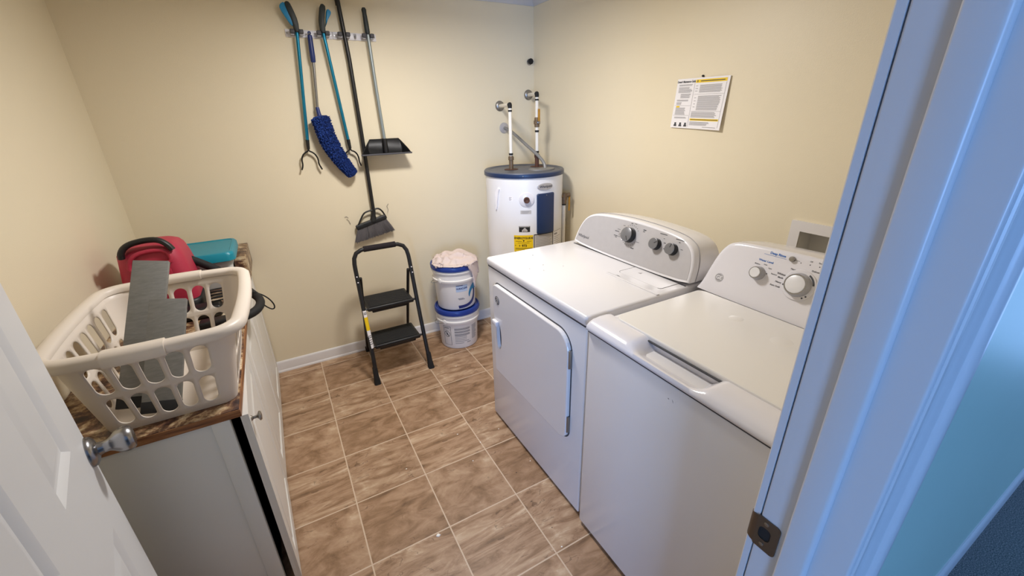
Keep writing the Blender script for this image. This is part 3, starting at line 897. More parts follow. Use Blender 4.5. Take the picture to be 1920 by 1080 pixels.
wtext(wm, 'Heavy', -0.083, 0.108, 0.0075); wtext(wm, 'Auto Soak', -0.088, 0.094, 0.0075)
wtext(wm, 'Light', -0.052, 0.146, 0.0065); wtext(wm, 'Normal Clean', -0.044, 0.158, 0.0070)
wtext(wm, 'Delicates', 0.006, 0.172 - 0.004, 0.0070); wtext(wm, 'Colors', 0.040, 0.168, 0.009); wtext(wm, 'Light', 0.045, 0.156, 0.0075)
wtext(wm, 'Off', -0.018, 0.1965 - 0.003, 0.0055); wtext(wm, 'Rinse', 0.008, 0.195, 0.0055); wtext(wm, 'Start', 0.034, 0.194, 0.0055)
wtext(wm, 'Medium', -0.166, 0.145, 0.0055); wtext(wm, 'Large', -0.140, 0.149, 0.0050); wtext(wm, 'Super', -0.122, 0.141, 0.005); wtext(wm, 'Reselect', -0.104, 0.127, 0.0055)
wm.quad(-0.062, -0.048, 0.1858, 0.1866, wf_)
wm.build('panel_lettering', 'ink', wcons)
wb = B()
wtext(wb, 'Water Level', -0.143, 0.160, 0.0095, 0.02); wtext(wb, 'Deep Rinse', -0.116, 0.1895, 0.0105, 0.03)
wb.quad(-0.158, -0.087, 0.1815, 0.1824, wf_)
wb.build('blue_lettering', 'inkblue', wcons)
B().lathe([(0.0085, 0), (0.0085, 0.006), (0.0075, 0.009), (0.001, 0.0095)], wcon(-0.070, 0.187, 0.006), 24, ax_).build('option_knob', 'satin', wcons)
# ------------------------------------------------------------------ water heater
HC, HR = Vector((1.722, -0.268, 0)), 0.252
def hcyl(ang, z, r=HR):
    a = math.radians(ang)
    return Vector((HC.x + r * math.cos(a), HC.y + r * math.sin(a), z))
wh = thing('water_heater', 'white cylindrical water heater with navy top standing in the back corner', 'water heater', (HC.x, HC.y, 0))
B().lathe([(0.245, 0.0), (0.25, 0.004), (HR, 0.03), (HR, 1.165), (0.24, 1.168)], HC, 72).build('tank', 'tank', wh)
cap = B().lathe([(HR + 0.001, 1.158), (HR + 0.007, 1.159), (HR + 0.007, 1.184), (HR + 0.002, 1.190), (0.236, 1.189), (0.228, 1.183), (0.10, 1.187), (0.001, 1.188)], HC, 72)
capo = cap.build('top_cover', 'navytop', wh)
B().lathe([(HR + 0.0072, 1.160), (HR + 0.0078, 1.161), (HR + 0.0078, 1.183), (HR + 0.0072, 1.184)], HC, 72, cap=False).build('cover_band', 'navy', capo)
B().sphere(hcyl(-122, 1.172, HR + 0.008), 0.0035, 8).build('screw', 'satin', capo)
def wrap(u, w, ang, z, r): # flat label coordinates onto the tank; +u to the viewer's right
    return hcyl(ang + math.degrees(u / HR), z + w, r)
def hpatch(b, a0, a1, z0, z1, r, n=16):
    for i in range(n):
        u0, u1 = a0 + (a1 - a0) * i / n, a0 + (a1 - a0) * (i + 1) / n
        b.add([hcyl(u0, z0, r), hcyl(u1, z0, r), hcyl(u1, z1, r), hcyl(u0, z1, r)], [(0, 1, 2, 3)])
    return b
# access panel
pn = B()
def hbox(b, a0, a1, z0, z1, r0, r1, rc, n=5):
    pts = rrect(math.radians(a0) * HR, math.radians(a1) * HR, z0, z1, rc, n)
    fine = []
    for i in range(len(pts)):
        p, q = Vector(pts[i]), Vector(pts[(i + 1) % len(pts)])
        m_ = max(1, int((q - p).length / 0.015))
        fine += [tuple(p + (q - p) * k / m_) for k in range(m_)]
    cu_ = sum(p[0] for p in fine) / len(fine); cz_ = sum(p[1] for p in fine) / len(fine)
    f = lambda u, w, r: hcyl(math.degrees(u / HR), w, r)
    b.loft([[f(u, w, r0) for u, w in fine], [f(u, w, r1 - 0.003) for u, w in fine], [f(u, w, r1) for u, w in inset(fine, 0.004)]], cap=False)
    # front skin as strips
    ins = inset(fine, 0.004)
    umin, umax = min(p[0] for p in ins), max(p[0] for p in ins)
    b.add([f(u, w, r1) for u, w in ins] + [f(cu_, w_, r1 + 0.0003) for w_ in (z0 + (z1 - z0) * .08, z0 + (z1 - z0) * .92)], [])
    base = len(b.v) - len(ins) - 2
    m_ = len(ins)
    for i in range(m_):
        pass
    NS = 10
    for i in range(NS):
        ua, ub = umin + (umax - umin) * i / NS, umin + (umax - umin) * (i + 1) / NS
        def edge(u, top):
            best = None
            for k in range(m_):
                p, q = ins[k], ins[(k + 1) % m_]
                if (p[0] - u) * (q[0] - u) <= 0 and abs(p[0] - q[0]) > 1e-9:
                    t = (u - p[0]) / (q[0] - p[0]); w = p[1] + (q[1] - p[1]) * t
                    if best is None or (w > best if top else w < best): best = w
            return best if best is not None else cz_
        b.add([f(ua, edge(ua, False), r1), f(ub, edge(ub, False), r1), f(ub, edge(ub, True), r1), f(ua, edge(ua, True), r1)], [(0, 1, 2, 3)])
    return b
pnl = hbox(pn, -103.2, -74.8, 0.812, 1.065, HR, HR + 0.010, 0.010).build('access_panel', 'navy', wh)
B().sphere(hcyl(-89, 1.054, HR + 0.0105), 0.003, 8).build('screw', 'satin', pnl)
# oval badge
bg = B()
au, aw = math.radians(12.8) * HR, 0.0215
ring = [(au * math.cos(2 * PI * k / 40), aw * math.sin(2 * PI * k / 40)) for k in range(40)]
wb0 = lambda u, w, r: wrap(u, w, -90.0, 1.105, r)
bg.loft([[wb0(u, w, HR) for u, w in ring], [wb0(u, w, HR + 0.004) for u, w in ring], [wb0(u * .93, w * .9, HR + 0.0055) for u, w in ring]])
bdg = bg.build('oval_badge', 'silver', wh)
B().text('Whirlpool', 0.021, lambda u, w: wb0(u + 0.003, w, HR + 0.0066), 'CENTER', 0.015).build('badge_lettering', 'ink', bdg)
# thermostat / cleanout port
pa = math.radians(-117.6)
pdir = Vector((math.cos(pa), math.sin(pa), 0))
ppos = hcyl(-117.6, 1.032, HR)
esc = B().lathe([(0.0, -0.008), (0.047, -0.006), (0.046, 0.001), (0.040, 0.004), (0.020, 0.0055), (0.001, 0.006)], ppos, 40, pdir).build('port_escutcheon', 'plastic', wh)
B().lathe([(0.0185, 0.0), (0.0185, 0.020), (0.0165, 0.023), (0.013, 0.023), (0.012, 0.018), (0.001, 0.017)], ppos, 28, pdir).build('port_pipe', 'rust', esc)
# labels
lb = hpatch(B(), -126.4, -111.1, 0.945, 0.967, HR + 0.0008).build('grey_strip_label', 'labelgrey', wh)
bm_ = B()
for k in range(3): hpatch(bm_, -124.5, -113 - k * 1.5, 0.961 - k * 0.0055, 0.963 - k * 0.0055, HR + 0.0012, 6)
bm_.build('strip_print', 'inkgrey', lb)
lb = hpatch(B(), -143.7, -137.2, 1.022, 1.053, HR + 0.0008).build('small_sticker', 'white', wh)
bm_ = B()
for k in range(4): hpatch(bm_, -142.6, -138.6 - (k % 2) * 1.0, 1.045 - k * 0.0056, 1.0475 - k * 0.0056, HR + 0.0012, 4)
bm_.build('sticker_print', 'inkgrey', lb)
lb = set_label(hpatch(B(), -128.9, -113.1, 0.830, 0.868, HR + 0.0008).build('rating_label', 'inkblack', wh), 'small black and silver label')
bm_ = B()
hpatch(bm_, -128.3, -113.8, 0.862, 0.8665, HR + 0.0012, 8)
for i in range(8):
    a0, a1 = -124.6 + i * 1.0, -123.6 + i * 1.0
    h = 0.832 + 0.027 * (1 - abs(i - 3.5) / 6)
    hpatch(bm_, a0, a1, 0.832, h, HR + 0.0012, 1)
bm_.build('rating_print', 'labelgrey', lb)
eg = hpatch(B(), -136.4, -108.6, 0.66, 0.809, HR + 0.0009, 20).build('energy_label', 'yellow', wh)
bm_ = B()
we = lambda u, w: wrap(u, w, -122.4, 0.790, HR + 0.0014)
bm_.text('ENERGYGUIDE', 0.0185, we, 'CENTER', 0.035, 0.98)
bm_.text('973', 0.022, lambda u, w: wrap(u + 0.004, w, -122.4, 0.740, HR + 0.0014), 'CENTER', 0.03)
bm_.text('$', 0.014, lambda u, w: wrap(u - 0.026, w, -122.4, 0.741, HR + 0.0014), 'CENTER', 0.03)
bm_.add([wrap(u, w, -122.4, 0.772, HR + 0.0014) for u, w in ((-0.006, 0.006), (0.006, 0.006), (0.0, -0.008))], [(0, 2, 1)])
for (a0, a1, z, h) in ((-134, -125, .769, .002), (-118, -111, .769, .002), (-131, -114, 0.758, 0.002), (-134.5, -110, 0.722, 0.003), (-134.5, -121, 0.714, 0.002), (-128, -118, 0.690, 0.004), (-135, -133.6, 0.74, 0.004), (-135, -133.6, 0.70, 0.004)):
    hpatch(bm_, a0, a1, z, z + h, HR + 0.0014, 8)
bm_.build('energy_print', 'inkblack', eg)
gl = hpatch(B(), -106.7, -74.6, 0.56, 0.809, HR + 0.0009, 20).build('instruction_label', 'labelgrey', wh)
bm_ = B()
for (a0, a1, z0, z1) in ((-107.6, -106.6, 0.56, 0.811), (-106.7, -74.6, 0.806, 0.812), (-75.4, -74.3, 0.56, 0.812)): hpatch(bm_, a0, a1, z0, z1, HR + 0.0013, 14)
bm_.build('label_border', 'inkblack', gl)
bm_ = B()
for k in range(14): hpatch(bm_, -104.5, -77 - (k * 37 % 5), 0.795 - k * 0.0105, 0.799 - k * 0.0105, HR + 0.0013, 10)
bm_.build('label_print', 'inkgrey', gl)
g2 = hpatch(B(), -73.6, -52, 0.56, 0.812, HR + 0.0009, 14).build('side_label', 'white', wh)
bm_ = B()
hpatch(bm_, -71.5, -64, 0.785, 0.796, HR + 0.0013, 5)
hpatch(bm_, -73.6, -52, 0.808, 0.8105, HR + 0.0013, 10)
hpatch(bm_, -52.4, -51.4, 0.56, 0.8105, HR + 0.0013, 2)
for k in range(10): hpatch(bm_, -71.5, -55 - (k * 7 % 4), 0.770 - k * 0.013, 0.773 - k * 0.013, HR + 0.0013, 6)
bm_.build('side_print', 'inkgrey', g2)
# torn paper tag on the left flank
tr = B()
tw = [(-170, 1.09), (-166.5, 1.098), (-164.5, 1.092), (-166.8, 1.062), (-167.5, 1.04), (-168.4, 1.015), (-169.5, 0.985), (-171, 0.962), (-172.2, 0.968), (-172.6, 1.0), (-172.0, 1.04), (-171.5, 1.07)]
tw = [(a + 7, z) for a, z in tw]
tr.loft([[hcyl(a, z, HR + 0.0006) for a, z in tw], [hcyl(a, z, HR + 0.004 + 0.004 * ((i * 7) % 3)) for i, (a, z) in enumerate(tw)]])
tr.build('torn_tag', 'white', wh)
# plumbing on top
def escutch(p, parent, m_='plate', r=0.034):
    return B().lathe([(r, 0.0005), (r * 0.97, 0.006), (r * 0.80, 0.012), (r * 0.45, 0.016), (0.001, 0.0165)], p, 36, (0, -1, 0)).build('wall_escutcheon', m_, parent)
def riser(x, y, ztop, wallx, wallz, valve, nm):
    e = Vector((x, y, ztop))
    w_ = Vector((wallx, YB, wallz))
    p = B().tube([(x, y, 1.262), (x, y, ztop - 0.02)], 0.0108, 16)
    arm = (w_ - e).normalized()
    p.tube([e + arm * 0.012, w_ - Vector((0, 0.004, 0))], 0.0115, 16)
    root = p.build(nm, 'pipe', wh)
    el = B().tube([(x, y, ztop - 0.020), (x, y, ztop - 0.006), e + arm * 0.004 + Vector((0, 0, 0.001)), e + arm * 0.022], [0.0125, 0.0135, 0.0135, 0.0125], 16)
    el.build('elbow', 'rubber', root)
    B().cyl((x, y, ztop - 0.040), (x, y, ztop - 0.030), 0.0125).build('crimp_ring', 'rubber', root)
    B().cyl((x, y, 1.276), (x, y, 1.288), 0.0135).build('crimp_ring', 'rubber', root)
    nb = B().lathe([(0.014, 1.184), (0.014, 1.245), (0.018, 1.246), (0.018, 1.266), (0.014, 1.268), (0.012, 1.272)], (x, y, 0), 20)
    nb.build('threaded_nipple', 'rust' if valve else 'brass', root)
    B().lathe([(0.046, 1.1885), (0.044, 1.1895), (0.001, 1.1895)], (x, y, 0), 28).build('pipe_collar', 'rust', root)
    escutch(w_, root)
    return root
r1 = riser(1.640, -0.246, 1.572, 1.744, 1.571, False, 'hot_water_pipe')
r2 = riser(1.852, -0.222, 1.634, 1.975, 1.640, True, 'cold_water_pipe')
vb = B().lathe([(0.012, -0.03), (0.016, -0.028), (0.017, -0.012), (0.021, -0.010), (0.021, 0.010), (0.017, 0.012), (0.016, 0.028), (0.012, 0.03)], (1.852, -0.222, 1.465), 20)
vb.cyl((1.852, -0.222, 1.465), (1.846, -0.25, 1.465), 0.010)
vv = vb.build('ball_valve', 'brass', r2)
B().lathe([(0.0085, 0), (0.0085, .004), (0.002, 0.006)], (1.8455, -0.251, 1.465), 12, (-.2, -1, 0)).build('valve_nut', 'chrome', vv)
B().box((1.842, -0.252, 1.47), (1.858, -0.247, 1.545), 0.002).build('valve_lever', 'yellowdirty', vv)
B().cyl((1.852, -0.222, 1.405), (1.852, -0.222, 1.417), 0.0135).build('crimp_ring', 'rubber', r2)
cd = [(1.773, 0.075, 1.429), (1.776, 0.04, 1.423), (1.782, 0.0, 1.408), (1.793, -0.08, 1.370), (1.808, -0.17, 1.320), (1.826, -0.25, 1.276), (1.836, -0.30, 1.243), (1.838, -0.335, 1.215), (1.836, -0.348, 1.184)]
cdo = B().tube(smooth_poly(cd, 2, False), 0.0105, 14).build('power_conduit', 'conduit', wh)
B().lathe([(0.036, 0.0005), (0.034, 0.006), (0.02, 0.010), (0.001, 0.0105)], (1.773, YB, 1.429), 32, (0, -1, 0)).build('wall_escutcheon', 'silver', cdo)
jb = B().prism([(1.80 + 0.09 * math.cos(2 * PI * k / 30), -0.36 + 0.062 * math.sin(2 * PI * k / 30)) for k in range(30)], XY, 1.184, 1.1915, 0.002)
jb.build('wiring_cover', 'conduit', wh)
# relief valve and drain pipe on the right flank
rv = Vector((1.935, -0.425, 1.012))
rb = B().cyl(hcyl(-43, 1.012, HR - 0.01), rv, 0.013)
rb.lathe([(0.012, -0.055), (0.016, -0.05), (0.016, -0.03), (0.019, -0.028), (0.019, 0.014), (0.014, 0.018)], rv, 20)
rb.cyl(rv, rv + Vector((0.038, -0.012, 0.004)), 0.014)
rvo = rb.build('relief_valve', 'brass', wh)
B().box(rv + Vector((0.030, -0.020, -0.10)), rv + Vector((0.036, -0.008, 0.012)), 0.001).build('relief_lever', 'yellowdirty', rvo)
dp = B().cyl((rv.x, rv.y, 0.05), (rv.x, rv.y, 0.958), 0.0118)
drp = dp.build('drain_pipe', 'pipe', wh)
B().cyl((rv.x, rv.y, 0.950), (rv.x, rv.y, 0.962), 0.0135).build('crimp_ring', 'rubber', drp)

# pipe stub high on the wall
ps = B().lathe([(0.020, 0.0005), (0.019, 0.004), (0.013, 0.006), (0.013, 0.014), (0.001, 0.014)], (1.985, YB, 1.845), 28, (0, -1, 0)).build('pipe_stub', 'chrome')
tag(ps, 'small capped pipe stub with black octagonal cap high on the back wall near the corner', 'pipe stub')
ps['_o'] = (0, 0, 0)
cp = B().lathe([(0.016, 0.010), (0.0185, 0.013), (0.0185, 0.026), (0.015, 0.030), (0.001, 0.031)], (1.985, YB, 1.848), 8, (0, -1, 0))
set_label(cp.build('cap', 'rubber', ps, smooth=20), 'black octagonal cap')

# ------------------------------------------------------------------ washer supply box
ob = thing('washer_supply_box', 'white recessed plumbing box in the wall behind the washer', 'supply box', (XR, -1.99, 0.89))
rf = lambda u, w, d: Vector((XR - d, u, w))
bx = B().plate(rrect(-2.172, -1.818, 0.890, 1.113, 0.004, 3), [[(BOX[0], BOX[2]), (BOX[1], BOX[2]), (BOX[1], BOX[3]), (BOX[0], BOX[3])]], rf, 0.0005, 0.008)
bx.build('frame', 'base', ob)
ib = B()
y0, y1, z0, z1 = BOX[0] + .0012, BOX[1] - .0012, BOX[2] + .0012, BOX[3] - .0012
ib.loft([[rf(u, w, d) for u, w in ((y0, z0), (y1, z0), (y1, z1), (y0, z1))] for d in (0.004, -0.085)], cap=False)
ib.add([rf(u, w, -0.085) for u, w in ((y0, z0), (y1, z0), (y1, z1), (y0, z1))], [(0, 1, 2, 3)])
ib.build('recess', 'boxgrey', ob)

# ------------------------------------------------------------------ notice on the right wall
nt_ = thing('wall_notice', 'printed white instruction sheet with yellow bands pinned to the right wall', 'notice', (XR, -1.31, 1.43))
PTL, PTR, PBR, PBL = (-1.181, 1.649), (-1.453, 1.646), (-1.444, 1.432), (-1.169, 1.441)
def pn_(u, w, d=0):     # u, w in 0..1 from the left and from the top
    a = Vector(PTL) * (1 - u) + Vector(PTR) * u
    b_ = Vector(PBL) * (1 - u) + Vector(PBR) * u
    p = a * (1 - w) + b_ * w
    curl = 0.003 + 0.010 * u * u * (0.4 + 0.6 * w) + 0.004 * w
    return Vector((XR - curl - d, p.x, p.y))
g = B()
for i in range(12):
    for j in range(8):
        g.add([pn_(i / 12, j / 8), pn_((i + 1) / 12, j / 8), pn_((i + 1) / 12, (j + 1) / 8), pn_(i / 12, (j + 1) / 8)], [(0, 1, 2, 3)])
        g.add([pn_(i / 12, j / 8, -0.0012), pn_((i + 1) / 12, j / 8, -0.0012), pn_((i + 1) / 12, (j + 1) / 8, -0.0012), pn_(i / 12, (j + 1) / 8, -0.0012)], [(0, 1, 2, 3)])
sheet = g.build('sheet', 'white', nt_)
def pq(b, u0, u1, w0, w1, d=0.0006):
    n = max(1, int((u1 - u0) * 14))
    for i in range(n):
        a, c = u0 + (u1 - u0) * i / n, u0 + (u1 - u0) * (i + 1) / n
        b.add([pn_(a, w0, d), pn_(c, w0, d), pn_(c, w1, d), pn_(a, w1, d)], [(0, 1, 2, 3)])
for q_ in ((0.375, 0.955, 0.035, 0.095), (0.385, 0.94, 0.795, 0.835), (0.055, 0.125, 0.545, 0.575)):
    g = B(); pq(g, *q_); g.build('yellow_band', 'yellow', sheet)
g = B()
g.text("Owner's Maintenance Guide", 0.0108, lambda u, w: pn_(0.185 + u / 0.272 * 0.80, 0.062 - w / 0.21 * 1.2, 0.0008), 'CENTER', 0.03)
pq(g, 0.47, 0.92, 0.058, 0.074, 0.0012); pq(g, 0.405, 0.42, 0.045, 0.085, 0.0012)
pq(g, 0.40, 0.93, 0.808, 0.820, 0.0012)
for (u, w) in ((0.095, 0.93), (0.20, 0.93), (0.305, 0.93)):
    pts = [(0.025 * math.cos(2 * PI * k / 16), 0.042 * math.sin(2 * PI * k / 16)) for k in range(16)]
    pq(g, u - 0.028, u + 0.03, w - 0.0, w + 0.035, 0.0008); pq(g, u - 0.018, u + 0.02, w - 0.045, w + 0.0, 0.0008)
g.build('dark_print', 'ink', sheet)
g = B()
rnd = random.Random(3)
def lines(u0, u1, w0, w1, step=0.019, h=0.009):
    w = w0
    while w < w1:
        pq(g, u0, u1 - rnd.random() * 0.12 * (u1 - u0), w, w + h, 0.0008); w += step
lines(0.05, 0.33, 0.115, 0.145); lines(0.05, 0.28, 0.17, 0.19); lines(0.05, 0.33, 0.21, 0.27); lines(0.11, 0.32, 0.30, 0.38); lines(0.05, 0.30, 0.42, 0.44); lines(0.05, 0.16, 0.47, 0.52)
lines(0.05, 0.26, 0.58, 0.72); lines(0.05, 0.32, 0.77, 0.80); lines(0.47, 0.92, 0.14, 0.29); lines(0.39, 0.44, 0.15, 0.29, 0.05); lines(0.47, 0.92, 0.35, 0.63); lines(0.40, 0.44, 0.38, 0.62, 0.06)
lines(0.39, 0.90, 0.665, 0.77); lines(0.39, 0.78, 0.86, 0.93); lines(0.66, 0.92, 0.955, 0.97)
for (u0, u1, w0, w1) in ((0.02, 0.345, 0.535, 0.539), (0.02, 0.345, 0.735, 0.739), (0.385, 0.95, 0.315, 0.319), (0.385, 0.95, 0.645, 0.649), (0.358, 0.362, 0.04, 0.96), (0.95, 0.954, 0.11, 0.96)): pq(g, u0, u1, w0, w1, 0.0008)
g.build('grey_print', 'inkgrey', sheet)
B().lathe([(0.004, 0), (0.0045, 0.006), (0.003, 0.009), (0.001, 0.0095)], (XR - 0.001, -1.315, 1.6535), 12, (-1, 0, 0)).build('push_pin', 'inkblack', nt_)

# ------------------------------------------------------------------ wall rails and tools
RZ = 1.937
def make_rail(name, label, x0):
    t = thing(name, label, 'tool rail', (x0 + 0.116, YB, RZ))
    r = B().box((x0, YB - 0.006, RZ - 0.018), (x0 + 0.2315, YB - 0.0003, RZ + 0.018), 0.002)
    r.build('rail', 'rail', t)
    for sx in (0.008, 0.2235): B().lathe([(0.003, 0), (0.002, 0.001)], (x0 + sx, YB - 0.006, RZ), 10, (0, -1, 0)).build('screw', 'satin', t)
    for cx in (0.052, 0.180):
        c = B()
        c.box((x0 + cx - 0.031, YB - 0.030, RZ - 0.014), (x0 + cx + 0.031, YB - 0.005, RZ + 0.002), 0.003)
        c.box((x0 + cx - 0.031, YB - 0.044, RZ - 0.014), (x0 + cx - 0.012, YB - 0.028, RZ + 0.004), 0.003)
        c.box((x0 + cx + 0.012, YB - 0.044, RZ - 0.014), (x0 + cx + 0.031, YB - 0.028, RZ + 0.004), 0.003)
        cl = c.build('clip', 'clip', t)
        for s in (-1, 1):
            B().box((x0 + cx + s * 0.021 - 0.011, YB - 0.058, RZ - 0.007), (x0 + cx + s * 0.021 + 0.011, YB - 0.034, RZ + 0.013), 0.004).build('clip_pad', 'clipdark', cl)
    h = B().tube([(x0 + 0.116, YB - 0.004, RZ + 0.004), (x0 + 0.116, YB - 0.018, RZ - 0.004), (x0 + 0.1165, YB - 0.026, RZ - 0.010), (x0 + 0.117, YB - 0.030, RZ - 0.002), (x0 + 0.117, YB - 0.030, RZ + 0.008)], 0.003, 8)
    h.box((x0 + 0.110, YB - 0.009, RZ - 0.010), (x0 + 0.122, YB - 0.005, RZ + 0.014), 0.001)
    h.build('hook', 'clip', t)
    return t
make_rail('tool_rail', 'left half of the white clip rail, holding the two turquoise reachers', 0.494)
make_rail('tool_rail', 'right half of the white clip rail, holding the broom and the dustpan', 0.727)

def xz(y, t=0.0): return lambda u, w, d: Vector((u, y + d, w))
def claw(b, c, d, y, spread, w0, ln):
    """two curved jaws from c along direction d"""
    pass
def reacher(name, label, neck, end, ytop, ybot, body, trig, group, jaws):
    t = thing(name, label, 'reacher', (neck[0], ytop, neck[1]))
    sh_ = B().tube([(neck[0], ytop, neck[1]), (end[0], ybot, end[1])], 0.0085, 14, flat=(1, 1))
    sh_.build('shaft', 'reacher', t)
    hb = B().prism(smooth_poly(body, 1), lambda u, w, d: Vector((u, ytop + d, w)), 0.014, -0.018, 0.004)
    hd_ = hb.build('handle', 'darkgrip', t, smooth=50)
    B().prism(smooth_poly(trig, 1), lambda u, w, d: Vector((u, ytop + d, w)), 0.009, -0.011, 0.003).build('trigger', 'trigger', t, smooth=50)
    B().cyl((end[0] + (neck[0] - end[0]) * 0.02, ybot, end[1] + 0.02), (end[0] + (end[0] - neck[0]) * 0.05, ybot, end[1] - 0.030), 0.0105, 0.008).build('jaw_socket', 'black', t)
    for j in jaws:
        n = len(j)
        B().tube([(x, ybot, z) for x, z in smooth_poly(j, 1, False)], 0.0055, 8, flat=(0.8, 1.3)).build('jaw', 'black', t)
    return t
reacher('reacher', 'turquoise reacher with its handle tilted left, leftmost tool on the rail', (0.549, 1.955), (0.4935, 1.392), YB - 0.046, YB - 0.030,
        [(0.540, 1.935), (0.558, 1.935), (0.561, 1.985), (0.548, 2.035), (0.537, 2.066), (0.522, 2.070), (0.512, 2.060), (0.522, 2.020), (0.533, 1.985), (0.534, 1.96)],
        [(0.538, 1.968), (0.528, 1.962), (0.509, 1.995), (0.487, 2.038), (0.490, 2.054), (0.512, 2.068), (0.524, 2.045), (0.534, 2.005)], None,
        [[(0.491, 1.372), (0.488, 1.352), (0.472, 1.346), (0.454, 1.330), (0.445, 1.305), (0.446, 1.282), (0.441, 1.264), (0.435, 1.252)], [(0.490, 1.372), (0.492, 1.352), (0.508, 1.345), (0.524, 1.328), (0.532, 1.303), (0.530, 1.280), (0.537, 1.262), (0.543, 1.247)]])
reacher('reacher', 'turquoise reacher with an upright handle, hanging between duster and broom', (0.674, 1.955), (0.714, 1.384), YB - 0.046, YB - 0.034,
        [(0.662, 1.940), (0.684, 1.938), (0.688, 1.965), (0.690, 2.005), (0.708, 2.058), (0.694, 2.072), (0.680, 2.066), (0.670, 2.03), (0.660, 1.985)],
        [(0.690, 1.968), (0.694, 1.974), (0.712, 2.008), (0.728, 2.028), (0.729, 2.042), (0.718, 2.050), (0.708, 2.046), (0.700, 2.010)], None,
        [[(0.716, 1.362), (0.712, 1.345), (0.697, 1.338), (0.682, 1.322), (0.676, 1.298), (0.676, 1.275), (0.670, 1.258)], [(0.716, 1.362), (0.719, 1.342), (0.735, 1.337), (0.750, 1.322), (0.757, 1.298), (0.756, 1.275), (0.764, 1.252)]])

# duster
du = thing('duster', 'blue fluffy duster with navy grip and shiny rod, hung head down', 'duster', (0.606, 0.045, 1.93))
ye = 0.042
gr = B().lathe([(0.006, 0.0), (0.011, 0.004), (0.0125, 0.02), (0.0135, 0.10), (0.0125, 0.125), (0.010, 0.13)], (0.606, ye, 1.930), 20, (0.600 - 0.606, 0.004, -0.13))
gr.tube([(0.6055 + 0.006 * math.cos(a), ye, 1.933 + 0.010 * math.sin(a)) for a in [PI * k / 8 for k in range(9)]], 0.0028, 8)
gr.build('grip', 'navygrip', du)
B().tube([(0.6005, ye + .003, 1.802), (0.5765, ye + 0.004, 1.565)], 0.0075, 16).build('rod', 'chrome', du)
B().lathe([(0.009, 0), (0.0105, 0.01), (0.011, 0.035), (0.016, 0.055), (0.012, 0.075)], (0.577, ye + 0.004, 1.580), 18, (0.006, -0.0, -0.075)).build('ferrule', 'navygrip', du)
fp = smooth_poly([(0.580, 0.034, 1.532), (0.588, 0.028, 1.48), (0.600, 0.026, 1.41), (0.622, 0.026, 1.35), (0.652, 0.028, 1.29), (0.684, 0.032, 1.24), (0.706, 0.036, 1.205)], 2, False)
n = len(fp)
fr_ = [0.050 - 0.004 * (i / n) - 0.016 * max(0, (i / n - 0.45) / 0.55) for i in range(n)]
fr_[0] = 0.022; fr_[1] = 0.036; fr_[-1] = 0.016; fr_[-2] = 0.024
fb = B().tube([Vector(p) for p in fp], [r * 0.82 for r in fr_], 20)
rnd = random.Random(5)
for k in range(3200):
    s = rnd.random() * (n - 1.001)
    i = int(s); f_ = s - i
    p = Vector(fp[i]) * (1 - f_) + Vector(fp[i + 1]) * f_
    r = fr_[i] * (1 - f_) + fr_[i + 1] * f_
    t = (Vector(fp[i + 1]) - Vector(fp[i])).normalized()
    a = rnd.random() * 2 * PI
    u = t.orthogonal().normalized()
    v = t.cross(u)
    nrm = (u * math.cos(a) + v * math.sin(a))
    if nrm.y > 0.75: continue
    base = p + nrm * r * 0.74
    dirv = (nrm + Vector((rnd.uniform(-.5, .5), rnd.uniform(-.5, .5), rnd.uniform(-.9, .1)))).normalized()
    tip = base + dirv * r * rnd.uniform(0.26, 0.40)
    w_ = rnd.uniform(0.003, 0.0045)
    e1 = dirv.orthogonal().normalized(); e2 = dirv.cross(e1)
    ring = [base + (e1 * math.cos(q) + e2 * math.sin(q)) * w_ for q in (0, 2.1, 4.2)]
    mid = [base + dirv * (tip - base).length * 0.7 + (e1 * math.cos(q) + e2 * math.sin(q)) * w_ * 0.85 for q in (0, 2.1, 4.2)]
    fb.add(ring + mid + [tip], [(0, 1, 4, 3), (1, 2, 5, 4), (2, 0, 3, 5), (3, 4, 6), (4, 5, 6), (5, 3, 6)])
fb.build('fluffy_head', 'fleece', du, smooth=70, weld=False)

# broom
brm = thing('broom', 'black angle broom with grey bristles hanging from the right clip rail above the step ladder', 'broom', (0.795, 0.03, 0.83))
yb = 0.055
B().tube([(0.7735, yb, 2.145), (0.776, yb, 2.098), (0.790, yb, 1.82), (0.7945, yb, 1.43), (0.795, yb, 0.955)], 0.0115, 18).build('handle', 'blackmetal', brm)
tip = B().lathe([(0.0125, 0), (0.0125, 0.06), (0.010, 0.075), (0.004, 0.08)], (0.774, yb, 2.075), 18, (-0.0045, 0, 0.08))
tip.build('hanging_tip', 'black', brm)
B().box((0.7685, yb - 0.0135, 2.115), (0.7755, yb - 0.010, 2.135), 0.0015).build('tip_slot', 'clip', brm)
hl_, hr_ = Vector((0.678, yb, 0.876)), Vector((0.868, yb, 0.924))
ax = (hr_ - hl_).normalized(); dn = Vector((0.243, 0, -0.97)) * 1.0
dn = Vector((ax.z, 0, -ax.x))
blk = B()
sec = [(-0.013, -0.012), (0.013, -0.012), (0.015, 0.006), (0.010, 0.016), (-0.010, 0.016), (-0.015, 0.006)]
blk.loft([[hl_ + ax * s + Vector((0, a * k, 0)) - dn * (b_ * k) for a, b_ in sec] for s, k in ((-0.004, 0.6), (0.002, 1), (0.19, 1), (0.198, 0.6))])
blk.lathe([(0.013, 0), (0.014, 0.03), (0.018, 0.05), (0.022, 0.07)], (0.7955, yb, 0.975), 16, (-0.012, 0, -0.075))
hdw = blk.build('head_block', 'black', brm)
